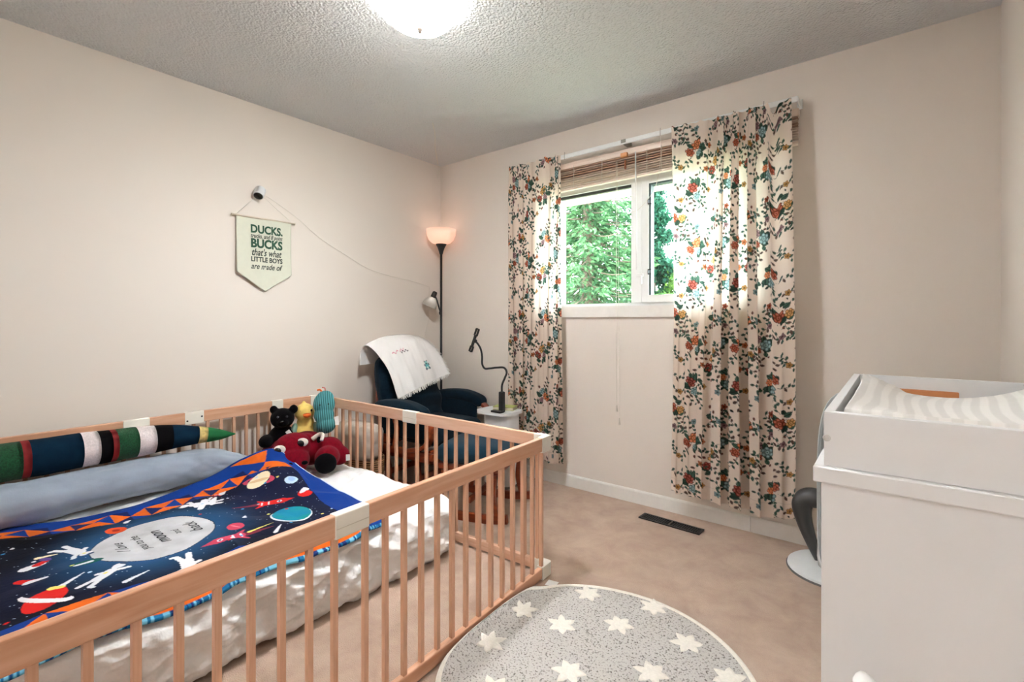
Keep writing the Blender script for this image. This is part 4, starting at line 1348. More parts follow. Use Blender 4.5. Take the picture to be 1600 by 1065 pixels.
# ================================================================ printed cloth: a repeating tile of roses, leaves and sprigs
TILE, NPX = 0.54, 420
ys, xs = np.mgrid[0:NPX, 0:NPX]
TX, TY = (xs + .5) / NPX * TILE, (ys + .5) / NPX * TILE
TC = np.tile(L3(244, 229, 216), (NPX, NPX, 1))
def tdist(cx, cy):
    dx = (TX - cx + TILE / 2) % TILE - TILE / 2
    dy = (TY - cy + TILE / 2) % TILE - TILE / 2
    return dx, dy
def t_ell(cx, cy, rx, ry, a, c):
    dx, dy = tdist(cx, cy); ca, sa = math.cos(a), math.sin(a)
    m = ((dx * ca + dy * sa) / rx) ** 2 + ((-dx * sa + dy * ca) / ry) ** 2 < 1
    TC[m] = c
def leaf(cx, cy, a, l, w, c, dark):
    dx, dy = tdist(cx, cy); ca, sa = math.cos(a), math.sin(a)
    u = (dx * ca + dy * sa) / l; v = (-dx * sa + dy * ca) / w
    k = np.clip(1 - u * u, 0, 1)
    m = (np.abs(u) < 1) & (np.abs(v) < k)
    TC[m] = c
    if l > .0135:
        TC[m & (np.abs(v) < .14)] = dark
        TC[m & (np.abs(v) > k * .8)] = dark
def stem(pts, w, c):
    P = catmull([(x, y, 0) for x, y in pts], 14)
    for q in P:
        t_ell(q.x, q.y, w, w, 0, c)
GREEN, DGREEN = L3(66, 94, 80), L3(40, 50, 46)
def rose(cx, cy, r, c, rs):
    dark = c * .32; light = np.minimum(c * 1.7 + .05, 1)
    n = 6
    a0 = rs.uniform(0, 6.28)
    for k in range(n):
        a = a0 + k * 2 * PI / n
        t_ell(cx + .62 * r * math.cos(a), cy + .62 * r * math.sin(a), r * .52, r * .44, a, dark)
        t_ell(cx + .60 * r * math.cos(a), cy + .60 * r * math.sin(a), r * .44, r * .36, a, c)
        t_ell(cx + .78 * r * math.cos(a), cy + .78 * r * math.sin(a), r * .16, r * .22, a, light)
    t_ell(cx, cy, r * .50, r * .46, 0, dark); t_ell(cx, cy, r * .42, r * .38, 0, c)
    for k in range(4):
        a = a0 + .6 + k * PI / 2
        t_ell(cx + .20 * r * math.cos(a), cy + .2 * r * math.sin(a), r * .17, r * .07, a + 1.2, light)
    t_ell(cx, cy, r * .13, r * .13, 0, dark)
def sprig(x, y, a, n, s, rs, c=None):
    c = DGREEN if c is None else c
    pts = [(x, y)]
    dirs = [a]
    bend = rs.uniform(-.35, .35)
    for k in range(n):
        a += bend + rs.uniform(-.25, .25)
        x += math.cos(a) * s * 1.35; y += math.sin(a) * s * 1.35
        pts.append((x, y)); dirs.append(a)
    stem(pts, .0010, c)
    for k in range(1, len(pts)):
        sg = 1 if k % 2 else -1
        d = dirs[k] + sg * .95
        l = s * rs.uniform(.85, 1.15)
        leaf(pts[k][0] + math.cos(d) * l, pts[k][1] + math.sin(d) * l, d, l, l * .55, rs.choice((GREEN, GREEN * .7, L3(92, 74, 66), L3(66, 92, 84))), DGREEN)
rs = random.Random(23)
ORANGE, RUST, TEALF, MAUVE, GOLD, REDF = L3(190, 112, 74), L3(156, 80, 58), L3(124, 150, 152), L3(140, 108, 112), L3(184, 136, 82), L3(140, 66, 54)
clusters = [(.09, .45, (ORANGE, TEALF, MAUVE)), (.36, .49, (RUST, GOLD, None)), (.22, .33, (TEALF, MAUVE, RUST)), (.46, .30, (ORANGE, RUST, TEALF)), (.07, .20, (GOLD, REDF, MAUVE)), (.29, .13, (TEALF, RUST, ORANGE)), (.47, .08, (REDF, TEALF, None))]
for (cx, cy, cols) in clusters:
    for k in range(3):
        a = rs.uniform(0, 6.28)
        sprig(cx + .04 * math.cos(a), cy + .04 * math.sin(a), a, rs.randint(4, 7), .0115, rs)
    for k in range(8):
        a = rs.uniform(0, 6.28)
        d = rs.uniform(.030, .058)
        l = rs.uniform(.016, .027)
        leaf(cx + d * math.cos(a), cy + d * math.sin(a), a + rs.uniform(-.8, .8), l, l * .62, GREEN * rs.uniform(.55, 1.35), DGREEN)
    for k in range(6):
        a = rs.uniform(0, 6.28); d = rs.uniform(.05, .085); l = rs.uniform(.007, .012)
        leaf(cx + d * math.cos(a), cy + d * math.sin(a), rs.uniform(0, 6.28), l, l * .6, rs.choice((GREEN, DGREEN, L3(110, 70, 60))), DGREEN)
    stem([(cx - .03, cy - .05), (cx, cy), (cx + .035, cy + .05)], .0016, DGREEN)
    a = rs.uniform(0, 6.28)
    for k, c in enumerate(cols):
        if c is None:
            continue
        r = (.026, .0215, .017)[k]
        aa = a + k * 2.2
        rose(cx + .028 * math.cos(aa), cy + .032 * math.sin(aa), r, c, rs)
for (x, y) in ((.18, .44), (.27, .42), (.02, .32), (.14, .27), (.35, .37), (.38, .22), (.20, .20), (.17, .05), (.38, .04), (.53, .19), (.27, .52), (.47, .42), (.02, .08)):
    sprig(x, y, rs.uniform(0, 6.28), 5, .0110, rs)
    sprig(x, y, rs.uniform(0, 6.28), 3, .0110, rs)
    c = rs.choice((ORANGE, MAUVE, GOLD, TEALF, RUST))
    for q in range(5):
        a = q * 1.2566
        t_ell(x + .009 * math.cos(a), y + .009 * math.sin(a), .008, .0065, a, c * .4)
        t_ell(x + .009 * math.cos(a), y + .009 * math.sin(a), .0065, .005, a, c)
    t_ell(x, y, .005, .005, 0, c * .3)
def tile_sample(s, t):
    fx = (s / TILE * NPX - .5) % NPX; fy = (t / TILE * NPX - .5) % NPX
    x0 = np.floor(fx).astype(int) % NPX; y0_ = np.floor(fy).astype(int) % NPX
    x1 = (x0 + 1) % NPX; y1_ = (y0_ + 1) % NPX
    ax_ = (fx - np.floor(fx))[..., None]; ay_ = (fy - np.floor(fy))[..., None]
    return (TC[y0_, x0] * (1 - ax_) + TC[y0_, x1] * ax_) * (1 - ay_) + (TC[y1_, x0] * (1 - ax_) + TC[y1_, x1] * ax_) * ay_

# ================================================================ curtains
M_CURTAIN = mat_attr('floral_cotton', 0.85, 0.50, bump=(400, 0.1, 0.001))
def curtain(x0, x1, z_top, z_bot, folds, amp, seed, label, flare, soff, droop=None):
    """cloth gathered into S-shaped folds; the print follows the cloth's own length"""
    nv = 640
    W = x1 - x0
    def section(t, v):
        ph = 2 * PI * folds * t + 1.1 * np.sin(t * 5.1 + seed) + 0.5 * np.sin(t * 11.3 + 2 * seed)
        env = np.clip(.62 + .5 * np.sin(t * 7 + seed * 1.7), .18, 1.15)
        A = amp * (0.45 + 0.75 * v ** .8) * env
        head = np.exp(-(v / 0.05) ** 2)
        A = A * (1 - .35 * head)
        y = -0.112 - A * (np.sin(ph) + .22 * np.sin(2 * ph + .9 + 1.0 * v)) - .010 * v - .012 * vnoise(t * 6 + 0 * v, v * 2.2 + 0 * t, 0 * t * v, seed)
        x = x0 + W * t * (1 + flare * v) - W * flare * v * .5 - .62 * A * np.sin(2 * ph) + .35 * A * np.cos(ph) + .010 * np.sin(v * 3.2 + t * 6 + seed)
        return x, y, ph, head
    tt = np.linspace(0, 1, 3000)[None]
    x, y, _, _ = section(tt, np.array([[.6]]))
    s = np.r_[0, np.cumsum(np.hypot(np.diff(x[0]), np.diff(y[0])))]
    cloth_w = s[-1]
    nu = int(cloth_w / 0.0031)
    u = np.interp(np.linspace(0, cloth_w, nu), s, tt[0])[None]
    v = np.linspace(0, 1, nv)[:, None]
    X, Y, ph, head = section(u, v)
    Y = Y - head * 0.012 * np.abs(np.sin(ph * .5)) ** 8
    ztop = z_top + 0.014 * np.cos(ph * .5) ** 6 + 0 * v
    if droop is not None:
        ztop = ztop - droop[2] * np.exp(-((u - droop[0]) / droop[1]) ** 2)
    zb = z_bot + 0.010 * np.sin(ph + .5) + .014 * vnoise(u * 4, 0 * u, 0 * u, seed + 9)
    Z = ztop + (zb - ztop) * v + 0.002 * vnoise(u * 40 + 0 * v, v * 60 + 0 * u, 0 * u * v, seed + 3)
    P = np.stack([X, Y, Z], 2)
    S = soff + np.broadcast_to(np.linspace(0, cloth_w, nu)[None], (nv, nu))
    T = (1 - np.broadcast_to(v, (nv, nu))) * (z_top - z_bot)
    C = tile_sample(S, T)
    hem = (np.abs(T - 0.075) < .0015) | (T < .002)
    C[hem] *= .86
    me = grid_mesh('curtain', P)
    paint(me, C)
    o = link('floral_curtain', me, M_CURTAIN)
    return tag(o, label, 'curtain')
curtain(0.845, 1.285, 2.235, 0.165, 5.6, 0.026, 4, 'narrow cream floral curtain drawn to the left of the window', 0.03, 0.1)
curtain(2.030, 2.630, 2.222, 0.150, 7.3, 0.036, 6, 'wide cream floral curtain covering the right half of the window', 0.03, 0.33, (0.88, .03, .055))

# ================================================================ curtain rod
rod = empty('curtain_rod', 'white flat curtain rod with brackets above the window', 'curtain rod', (1.74, 0, 2.23))
adopt(MB().bevbox((1.745, -.088, 2.228), (.905, .006, .014), .004).build('rod', M_WHITE), rod)
for x in (0.842, 2.648):
    adopt(MB().bevbox((x, -.046, 2.228), (.004, .046, .013), .003).build('rod_return', M_WHITE), rod)
for x in (0.842, 2.648):
    adopt(MB().bevbox((x, -.006, 2.228), (.012, .006, .024), .003).build('bracket', M_WHITE), rod)
M_STEEL = mat('dull_steel', rgb(150, 146, 138), .4, .7, noise=(40, .08))
adopt(MB().bevbox((1.722, -.05, 2.232), (.016, .046, .011), .002).build('bracket', M_STEEL), rod)
for x in (1.955, 1.30, 2.50):
    b = MB().tube(catmull([(x, -.094, 2.255), (x, -.098, 2.236), (x, -.096, 2.212), (x, -.092, 2.208)], 5), .0016, 6)
    adopt(b.build('rod_hook', M_STEEL, None, True), rod)

# ================================================================ wooden slat blind, drawn up
M_BAMBOO = mat_wood('pale_bamboo', rgb(222, 198, 180), rgb(240, 224, 210), 'X', .5, 30)
M_BAMBOO_D = mat_wood('brown_bamboo', rgb(176, 138, 114), rgb(206, 172, 148), 'X', .5, 30)
bl_ = empty('slat_blind', 'drawn-up wooden slat blind above the window with hanging cords', 'blind', (1.90, -.04, 2.12))
adopt(MB().bevbox((1.925, -.035, 2.175), (.725, .020, .020), .003).build('headrail', M_BAMBOO), bl_)
for k in range(9):
    z = 2.148 - .0135 * k
    sag = .0026 * k
    yb = -.040 - .004 * (k % 2)
    n = 14
    pts = []
    for j in range(n + 1):
        x = 1.205 + 1.44 * j / n
        f = j / n
        dip = sag * (1.0 - f) * .9 + .004 * math.sin(f * PI) * k / 8 - sag * .35
        pts.append((x, yb, z - dip))
    o = MB().tube(pts, .004, 8, True, (.0022 if k not in (0, 3) else .003, .019)).build('slat', M_BAMBOO_D if k in (0, 2, 3) else M_BAMBOO)
    adopt(o, bl_)
adopt(MB().bevbox((1.925, -.045, 2.018), (.722, .014, .008), .003, Matrix.Rotation(-.004, 3, 'Y')).build('bottom_rail', M_BAMBOO), bl_)
M_ORANGEW = mat('orange_wood_block', rgb(226, 158, 100), .5, noise=(30, .1))
adopt(MB().bevbox((1.715, -.066, 2.155), (.022, .010, .013), .003).build('cord_lock', M_ORANGEW), bl_)
adopt(MB().bevbox((1.722, -.066, 2.095), (.005, .005, .028), .002).build('cord_toggle', mat('brown_wood_toggle', rgb(164, 96, 56), .5, noise=(30, .1))), bl_)
M_CORD = mat('pale_cord', rgb(228, 222, 210), .7, noise=(60, .04))
adopt(MB().tube([(1.663, -.07, 2.13), (1.663, -.07, 1.75), (1.663, -.07, 1.22), (1.664, -.068, .60)], .0016, 6).build('pull_cord', M_CORD, None, True), bl_)
adopt(MB().tube(catmull([(1.668, -.066, 2.13), (1.674, -.064, 1.5), (1.680, -.062, .9), (1.682, -.06, .52)], 6), .0012, 6).build('pull_cord', M_CORD, None, True), bl_)
for (x, z) in ((1.664, .585), (1.682, .505)):
    adopt(MB().lathe([(0, .02), (.003, .018), (.006, -.01), (.007, -.02), (0, -.02)], 10, (x, -.066, z)).build('cord_tassel', mat('clear_tassel', rgb(216, 208, 196), .3, noise=(30, .03)), None, 'auto'), bl_)
adopt(MB().tube([(1.790, -.068, 2.16), (1.796, -.066, 1.44)], .0042, 10).build('tilt_wand', M_WHITE, None, True), bl_)
for x in (1.35, 1.56, 1.86, 1.95, 2.2, 2.45):
    adopt(MB().tube([(x, -.062, 2.165), (x, -.062, 2.015)], .0016, 6).build('ladder_string', M_CORD, None, True), bl_)
lc = catmull([(1.957, -.096, 2.215), (1.95, -.075, 2.10), (1.93, -.066, 1.98), (1.89, -.045, 1.90), (1.80, -.030, 1.82), (1.74, -.02, 1.805), (1.70, .0, 1.80)], 8)
o = MB().tube(lc, .0013, 6).build('loose_string', M_CORD, None, True)
tag(o, 'thin loose string trailing from the rod across the window', 'string')
# ================================================================ ceiling light
def dome_mat(name, e):
    m = mat(name, rgb(250, 246, 238), .3, emit=((.975, .99, 1.0, 1), e))
    t = m.node_tree
    tc = t.nodes.new('ShaderNodeTexCoord'); sp = t.nodes.new('ShaderNodeSeparateXYZ'); mr = t.nodes.new('ShaderNodeMapRange')
    mr.inputs['From Min'].default_value = -.070; mr.inputs['From Max'].default_value = -.100
    mr.inputs['To Min'].default_value = e * .012; mr.inputs['To Max'].default_value = e
    t.links.new(tc.outputs['Object'], sp.inputs[0]); t.links.new(sp.outputs['Z'], mr.inputs['Value'])
    t.links.new(mr.outputs['Result'], t.nodes['Principled BSDF'].inputs['Emission Strength'])
    return m
M_DOME = dome_mat('lit_opal_glass', 105.0)
cl = empty('ceiling_light', 'round opal glass flush ceiling light, switched on', 'ceiling light', (1.515, -1.53, 2.44))
MB().lathe([(0, 0), (.150, 0), (.150, -.018), (.140, -.026), (0, -.026)], 48).build('ceiling_plate', M_WHITE, cl, 'auto')
pr = [(.156, -.024)]
for k in range(1, 13):
    a = k / 12 * PI / 2
    pr.append((.156 * math.cos(a) ** .8 if k < 12 else 0.0, -.024 - .096 * math.sin(a)))
MB().lathe(pr, 48).build('glass_dome', M_DOME, cl, True)
MB().lathe([(0, -.116), (.011, -.118), (.014, -.125), (.009, -.129), (.007, -.139), (0, -.144)], 16).build('finial', mat('dark_bronze', rgb(70, 62, 56), .35, .7, noise=(30, .1)), cl, True)

hl = empty('hall_fill_light', 'added round opal fill light, unseen in the added hall behind the viewer', 'ceiling light', (2.7, RD - .75, 2.44))  # unseen lamp added to brighten the dresser end and the foreground
MB().lathe([(0, 0), (.150, 0), (.150, -.018), (.140, -.026), (0, -.026)], 48).build('ceiling_plate', M_WHITE, hl, 'auto')
MB().lathe(pr, 48).build('glass_dome', dome_mat('hall_fill_glass', 95.0), hl, True)
# ================================================================ wall camera, its cable, and the pennant hung from it
wc = empty('wall_camera', 'small white cylindrical camera with black face on the left wall', 'camera', (0, -1.50, 1.895))
d = Vector((.42, -.42, -.80)).normalized()
q = d.to_track_quat('Z', 'Y').to_matrix()
MB().lathe([(0, .012), (.020, .012), (.022, .008), (.022, 0), (0, 0)], 20, (0, 0, .005), Matrix.Rotation(PI / 2, 3, 'Y')).build('wall_mount', M_WHITE, wc, 'auto')
MB().tube([(.008, 0, .004), (.028, -.004, .006)], .008, 10).build('mount_arm', M_WHITE, wc, True)
c0 = Vector((.030, -.004, .012))
MB().lathe([(0, -.030), (.022, -.030), (.028, -.024), (.030, -.012), (.030, .034), (.028, .037), (0, .037)], 28, c0, q).build('housing', mat('grey_white_plastic', rgb(214, 216, 218), .35, noise=(20, .02)), wc, 'auto')
fc = MB().lathe([(0, .0385), (.025, .0385), (.025, .036), (0, .036)], 28, c0, q).build('lens_face', mat('gloss_black', rgb(10, 10, 12), .12, noise=(20, .05)), wc, 'auto')
cab = MB().tube(catmull([(.012, -1.475, 1.90), (.006, -1.43, 1.885), (.006, -1.27, 1.80), (.006, -1.10, 1.685), (.007, -.90, 1.590), (.007, -.72, 1.512), (.008, -.50, 1.470), (.008, -.34, 1.452), (.010, -.20, 1.425), (.045, -.165, 1.405)], 8), .0011, 6)
cab2 = MB().tube(catmull([(.045, -.165, 1.405), (.03, -.16, 1.33), (.020, -.135, 1.25), (.014, -.14, 1.16), (.012, -.165, 1.08), (.012, -.20, .97), (.014, -.24, .80), (.016, -.26, .35)], 8), .0011, 6)
cb = empty('camera_cable', 'thin white cable running from the wall camera to the floor lamp', 'cable', (.006, -1.1, 1.68))
adopt(cab.build('upper_run', M_CORD, None, True), cb); adopt(cab2.build('lower_run', M_CORD, None, True), cb)
th = MB().tube(catmull([(.64, -.67, 2.436), (.50, -.52, 2.434), (.31, -.345, 2.434), (.14, -.17, 2.432), (.035, -.062, 2.425), (.012, -.045, 2.38), (.006, -.040, 2.33)], 8), .0024, 6).build('ceiling_thread', M_CORD, None, True)
tag(th, 'thin white thread along the ceiling into the room corner', 'string')

M_PENN = mat('sage_cream_linen', rgb(214, 214, 196), .85, noise=(40, .02), bump=(300, .15, .002))
pn = empty('wall_pennant', 'pale sage fabric pennant with green lettering hanging on the left wall', 'pennant', (.012, -1.467, 1.745))
MB().tube([(.003, -.182, .006), (.003, .182, .006)], .0055, 12).build('dowel', mat('pale_dowel', rgb(214, 200, 180), .5, noise=(30, .06)), pn, True)
for s in (-1, 1):
    MB().ell((.003, s * .186, .006), (.007, .006, .007)).build('dowel_knob', mat('pale_dowel', rgb(214, 200, 180), .5), pn, True)
MB().tube([(.004, -.165, .010), (.012, -.05, .138), (.014, -.035, .152)], .0011, 6).build('hanging_string', M_CORD, pn, True)
MB().tube([(.004, .165, .010), (.012, -.012, .138), (.014, -.030, .152)], .0011, 6).build('hanging_string', M_CORD, pn, True)
# cloth with pointed bottom: grid, slightly waved
n, m_ = 40, 60
U = np.linspace(-1, 1, n)[None].repeat(m_, 0); V_ = np.linspace(0, 1, m_)[:, None].repeat(n, 1)
bot = -.325 - .110 * (1 - np.abs(U))
Yp = U * .163; Zp = .010 + (bot - .010) * V_
Xp = .004 + .003 * np.sin(U * 3 + V_ * 4) + .004 * V_
cl_ = link('pennant_cloth', grid_mesh('pennant_cloth', np.stack([Xp, Yp, Zp], 2)), M_PENN, pn)
so = cl_.modifiers.new('thickness', 'SOLIDIFY'); so.thickness = .003; so.offset = 1
M_GREENINK = mat('dark_green_ink', rgb(44, 82, 62), .8, noise=(20, .12))
M_DARKINK = mat('charcoal_green_ink', rgb(48, 58, 52), .8, noise=(20, .05))
def penn_text(txt, z, size, w_target, shear, off, m):
    me = text_mesh(txt, size, shear, off)
    co = np.array([v.co[:] for v in me.vertices])
    wd = co[:, 0].max() - co[:, 0].min()
    mid = (co[:, 0].max() + co[:, 0].min()) / 2
    for v in me.vertices:
        y = (v.co.x - mid) * w_target / wd + .012
        zz = z + v.co.y
        vv = np.clip((zz - .01) / (-.36), 0, 1)
        x = .004 + .003 * math.sin(y / .163 * 3 + vv * 4) + .004 * vv + .0012
        v.co = (x, y, zz)
    o = link('lettering', me, m, cl_)
    return o
penn_text('DUCKS,', -.064, .066, .190, 0, .0026, M_GREENINK)
penn_text('trucks, and 8 point', -.104, .035, .190, .3, .0008, M_DARKINK)
penn_text('BUCKS', -.150, .072, .190, 0, .0030, M_GREENINK)
penn_text("that's what", -.203, .058, .180, .3, .0010, M_DARKINK)
penn_text('LITTLE BOYS', -.245, .040, .190, 0, .0013, M_DARKINK)
penn_text('are made of', -.287, .048, .190, .3, .0008, M_DARKINK)

# ================================================================ round star rug
M_RUG = bpy.data.materials.new('grey_rug_pile'); M_RUG.use_nodes = True
t = M_RUG.node_tree; b_ = t.nodes['Principled BSDF']; b_.inputs['Roughness'].default_value = .95; b_.inputs['Specular IOR Level'].default_value = .1
tc = t.nodes.new('ShaderNodeTexCoord')
n1 = t.nodes.new('ShaderNodeTexNoise'); n1.inputs['Scale'].default_value = 150; n1.inputs['Detail'].default_value = 3
r1 = t.nodes.new('ShaderNodeValToRGB')
r1.color_ramp.elements[0].color = rgb(120, 114, 108); r1.color_ramp.elements[0].position = .34
r1.color_ramp.elements[1].color = rgb(198, 193, 188); r1.color_ramp.elements[1].position = .46
bp = t.nodes.new('ShaderNodeBump'); bp.inputs['Strength'].default_value = .7; bp.inputs['Distance'].default_value = .006
t.links.new(tc.outputs['Object'], n1.inputs['Vector']); t.links.new(n1.outputs['Fac'], r1.inputs['Fac']); t.links.new(r1.outputs['Color'], b_.inputs['Base Color'])
t.links.new(n1.outputs['Fac'], bp.inputs['Height']); t.links.new(bp.outputs['Normal'], b_.inputs['Normal'])
M_RUGW = mat('cream_rug_pile', rgb(240, 234, 224), .95, noise=(120, .05, 2), bump=(200, .5, .005))
RX, RY, RR = 2.273, -1.463, 0.500
rug = empty('round_rug', 'round grey rug with cream stars and a cream edge', 'rug', (RX, RY, 0))
def rail_x(y):     # room-side face of the crib's bottom rail
    return 1.81 + (cD[0] - cA[0]) * (y - cA[1]) / (cD[1] - cA[1]) + .0135
def rug_pt(x, y, z):
    """the rug runs up against the crib rail and buckles there"""
    lim = rail_x(y) + .006
    x = np.asarray(x, float); y = np.asarray(y, float)
    over = np.maximum(0, (lim + .05) - x)
    k = np.where(over > 0, .05 * (1 - np.exp(-over / .05)), 0)
    xx = np.where(over > 0, lim + .05 - k, x)
    zz = z + np.where(over > 0, .035 * (1 - np.exp(-over / .06)) * np.clip(over / .05, 0, 1), 0) + .004 * (1 + vnoise(x * 5, y * 5, 0 * x, 77)) * np.clip((2.15 - x) / .3, 0, 1)
    return xx, y, zz
def rug_grid(r0, r1, z, nr, na=160):
    rr = np.linspace(r0, r1, nr)[:, None]; aa = np.linspace(0, 2 * PI, na, endpoint=False)[None]
    x = RX + rr * np.cos(aa); y = RY + rr * np.sin(aa)
    x, y, zz = rug_pt(x, y, np.full(x.shape, z))
    # the outer ring comes down to the floor
    return np.stack([x, y, zz], 2)
G1 = rug_grid(.001, RR - .016, .011, 60)
adopt(link('pile', grid_mesh('pile', G1, True), M_RUG), rug)
G2 = rug_grid(RR - .018, RR, .013, 4)
G2[-1, :, 2] -= .0; low = G2[-1:].copy(); low[:, :, 2] = np.maximum(low[:, :, 2] - .012, .001)
adopt(link('border', grid_mesh('border', np.concatenate([G2, low], 0), True), M_RUGW), rug)
stars = [(2.043, -1.089, .3), (2.287, -1.009, .9), (2.067, -1.327, .1), (2.23, -1.193, 1.3), (2.461, -1.14, .5), (1.905, -1.345, .7), (1.925, -1.565, 1.0), (2.213, -1.513, .4), (2.42, -1.354, .2), (2.623, -1.225, .8), (2.07, -1.72, .5), (2.40, -1.66, .9), (2.60, -1.50, .3), (2.25, -1.83, .2)]
for (sx, sy, sa) in stars:
    v = [(sx, sy)]
    na = 24
    R_ = .056
    ring = []
    for k in range(na):
        a = sa + 2 * PI * k / na
        f = (k % 4) / 4.0
        f = abs(f - .5) * 2          # 1 at tips, 0 at notches
        ring.append((a, R_ * (.52 + .48 * f ** 1.1) * (1 + .06 * math.sin(k * 5 + sx * 30))))
    vs = []; fs = []
    rings = [.02, .35, .7, 1.0]
    for q in rings:
        for a, r in ring:
            x, y, z = rug_pt(np.array([sx + q * r * math.cos(a)]), np.array([sy + q * r * math.sin(a)]), .0135)
            vs.append((float(x[0]), float(y[0]), float(z[0])))
    for (a, r) in ring:
        x, y, z = rug_pt(np.array([sx + 1.03 * r * math.cos(a)]), np.array([sy + 1.03 * r * math.sin(a)]), .008)
        vs.append((float(x[0]), float(y[0]), float(z[0])))
    for i in range(len(rings)):
        for k in range(na):
            k2 = (k + 1) % na
            fs.append((i * na + k, (i) * na + k2, (i + 1) * na + k2, (i + 1) * na + k))
    fs.append(tuple(range(na - 1, -1, -1)))
    adopt(MB().add(vs, [f[::-1] for f in fs]).build('star', M_RUGW, None, True), rug)
adopt(MB().prism([(0, 0), (.045, 0), (.05, .04), (.004, .045)], .012, .0135, Matrix.Translation((1.865, -1.145, 0)) @ Matrix.Rotation(.3, 4, 'Z')).build('label', M_LABEL), rug)

# ================================================================ floor register
vent = empty('floor_vent', 'black metal floor register set into the carpet under the window', 'vent', (2.047, -.182, 0))
M_VENT = mat('black_register', rgb(26, 23, 22), .45, .3, noise=(40, .15))
M_VENTD = mat('register_dark', rgb(8, 8, 8), .8, noise=(40, .1))
R0 = Matrix.Rotation(-.045, 3, 'Z')
def vb(c, h, name, m):
    v = R0 @ Vector((c[0], c[1], 0))
    MB().box((v.x, v.y, c[2]), h, R0).build(name, m, vent)
vb((0, 0, .002), (.172, .036, .002), 'duct', M_VENTD)
vb((0, .035, .005), (.172, .006, .0025), 'rim', M_VENT); vb((0, -.035, .005), (.172, .006, .0025), 'rim', M_VENT)
vb((.166, 0, .005), (.006, .036, .0025), 'rim', M_VENT); vb((-.166, 0, .005), (.006, .036, .0025), 'rim', M_VENT)
for k in range(26):
    if k == 12 or k == 13:
        continue
    vb((-.154 + k * .01232, 0, .0045), (.0016, .030, .002), 'louvre', M_VENT)
vb((0, 0, .0055), (.003, .031, .0025), 'centre_bar', mat('brown_grey_metal', rgb(110, 98, 88), .4, .4, noise=(40, .1)))

# ================================================================ white dresser with changing tray
dr = empty('changing_dresser', 'white dresser with a box-edged changing tray against the right wall', 'dresser', (3.13, -1.25, 0))
DX0, DX1, DY0, DY1 = 2.912, 3.352, -1.690, -.80
def dpart(mb, name, m=None):
    return adopt(mb.build(name, m or M_WHITE_PAINT), dr)
dpart(MB().bevbox(((DX0 + DX1) / 2, DY0 + .009, .415), ((DX1 - DX0) / 2, .009, .395), .001), 'end_panel')
dpart(MB().bevbox(((DX0 + DX1) / 2, DY1 - .009, .415), ((DX1 - DX0) / 2, .009, .395), .001), 'end_panel')
dpart(MB().bevbox((DX1 - .005, (DY0 + DY1) / 2, .415), (.005, (DY1 - DY0) / 2 - .02, .39), .001), 'back_panel')
dpart(MB().bevbox(((DX0 + DX1) / 2, (DY0 + DY1) / 2, .05), ((DX1 - DX0) / 2 - .02, (DY1 - DY0) / 2 - .02, .03), .002), 'plinth')
dpart(MB().bevbox(((DX0 + DX1) / 2 - .003, (DY0 + DY1) / 2, .826), ((DX1 - DX0) / 2 + .010, (DY1 - DY0) / 2 + .010, .016), .003), 'top_board')
for i, (z0, z1) in enumerate(((.09, .325), (.33, .565), (.57, .80))):
    for y0_, y1_ in ((DY0 + .022, (DY0 + DY1) / 2 - .003), ((DY0 + DY1) / 2 + .003, DY1 - .022)):
        f = dpart(MB().bevbox((DX0 + .010, (y0_ + y1_) / 2, (z0 + z1) / 2), (.010, (y1_ - y0_) / 2, (z1 - z0) / 2), .002), 'drawer_front')
# tray: four boards standing on the top, wooden floor
TZ0, TZ1 = .842, .950
x0_, x1_, ya, yb_ = DX0 + .004, DX1 - .004, DY0 + .004, DY1 + .0
dpart(MB().bevbox(((x0_ + x1_) / 2, ya + .009, (TZ0 + TZ1) / 2), ((x1_ - x0_) / 2, .009, (TZ1 - TZ0) / 2), .0015), 'tray_board')
dpart(MB().bevbox(((x0_ + x1_) / 2, yb_ - .009, (TZ0 + TZ1) / 2), ((x1_ - x0_) / 2, .009, (TZ1 - TZ0) / 2), .0015), 'tray_board')
dpart(MB().bevbox((x0_ + .009, (ya + yb_) / 2, (TZ0 + TZ1) / 2), (.009, (yb_ - ya) / 2 - .018, (TZ1 - TZ0) / 2), .0015), 'tray_board')
dpart(MB().bevbox((x1_ - .009, (ya + yb_) / 2, (TZ0 + TZ1) / 2), (.009, (yb_ - ya) / 2 - .018, (TZ1 - TZ0) / 2), .0015), 'tray_board')
dpart(MB().box(((x0_ + x1_) / 2, (ya + yb_) / 2, .846), ((x1_ - x0_) / 2 - .018, (yb_ - ya) / 2 - .018, .003)), 'tray_floor', mat_wood('orange_pine', rgb(190, 126, 76), rgb(216, 156, 104), 'Y', .4, 22))
dpart(MB().lathe([(0, .003), (.0055, .003), (.007, .001), (.007, -.001), (0, -.001)], 16, (2.921, ya - .0005, .898), Matrix.Rotation(PI / 2, 3, 'X')), 'screw_cap', mat('grey_cap', rgb(196, 192, 188), .4, noise=(30, .04)))

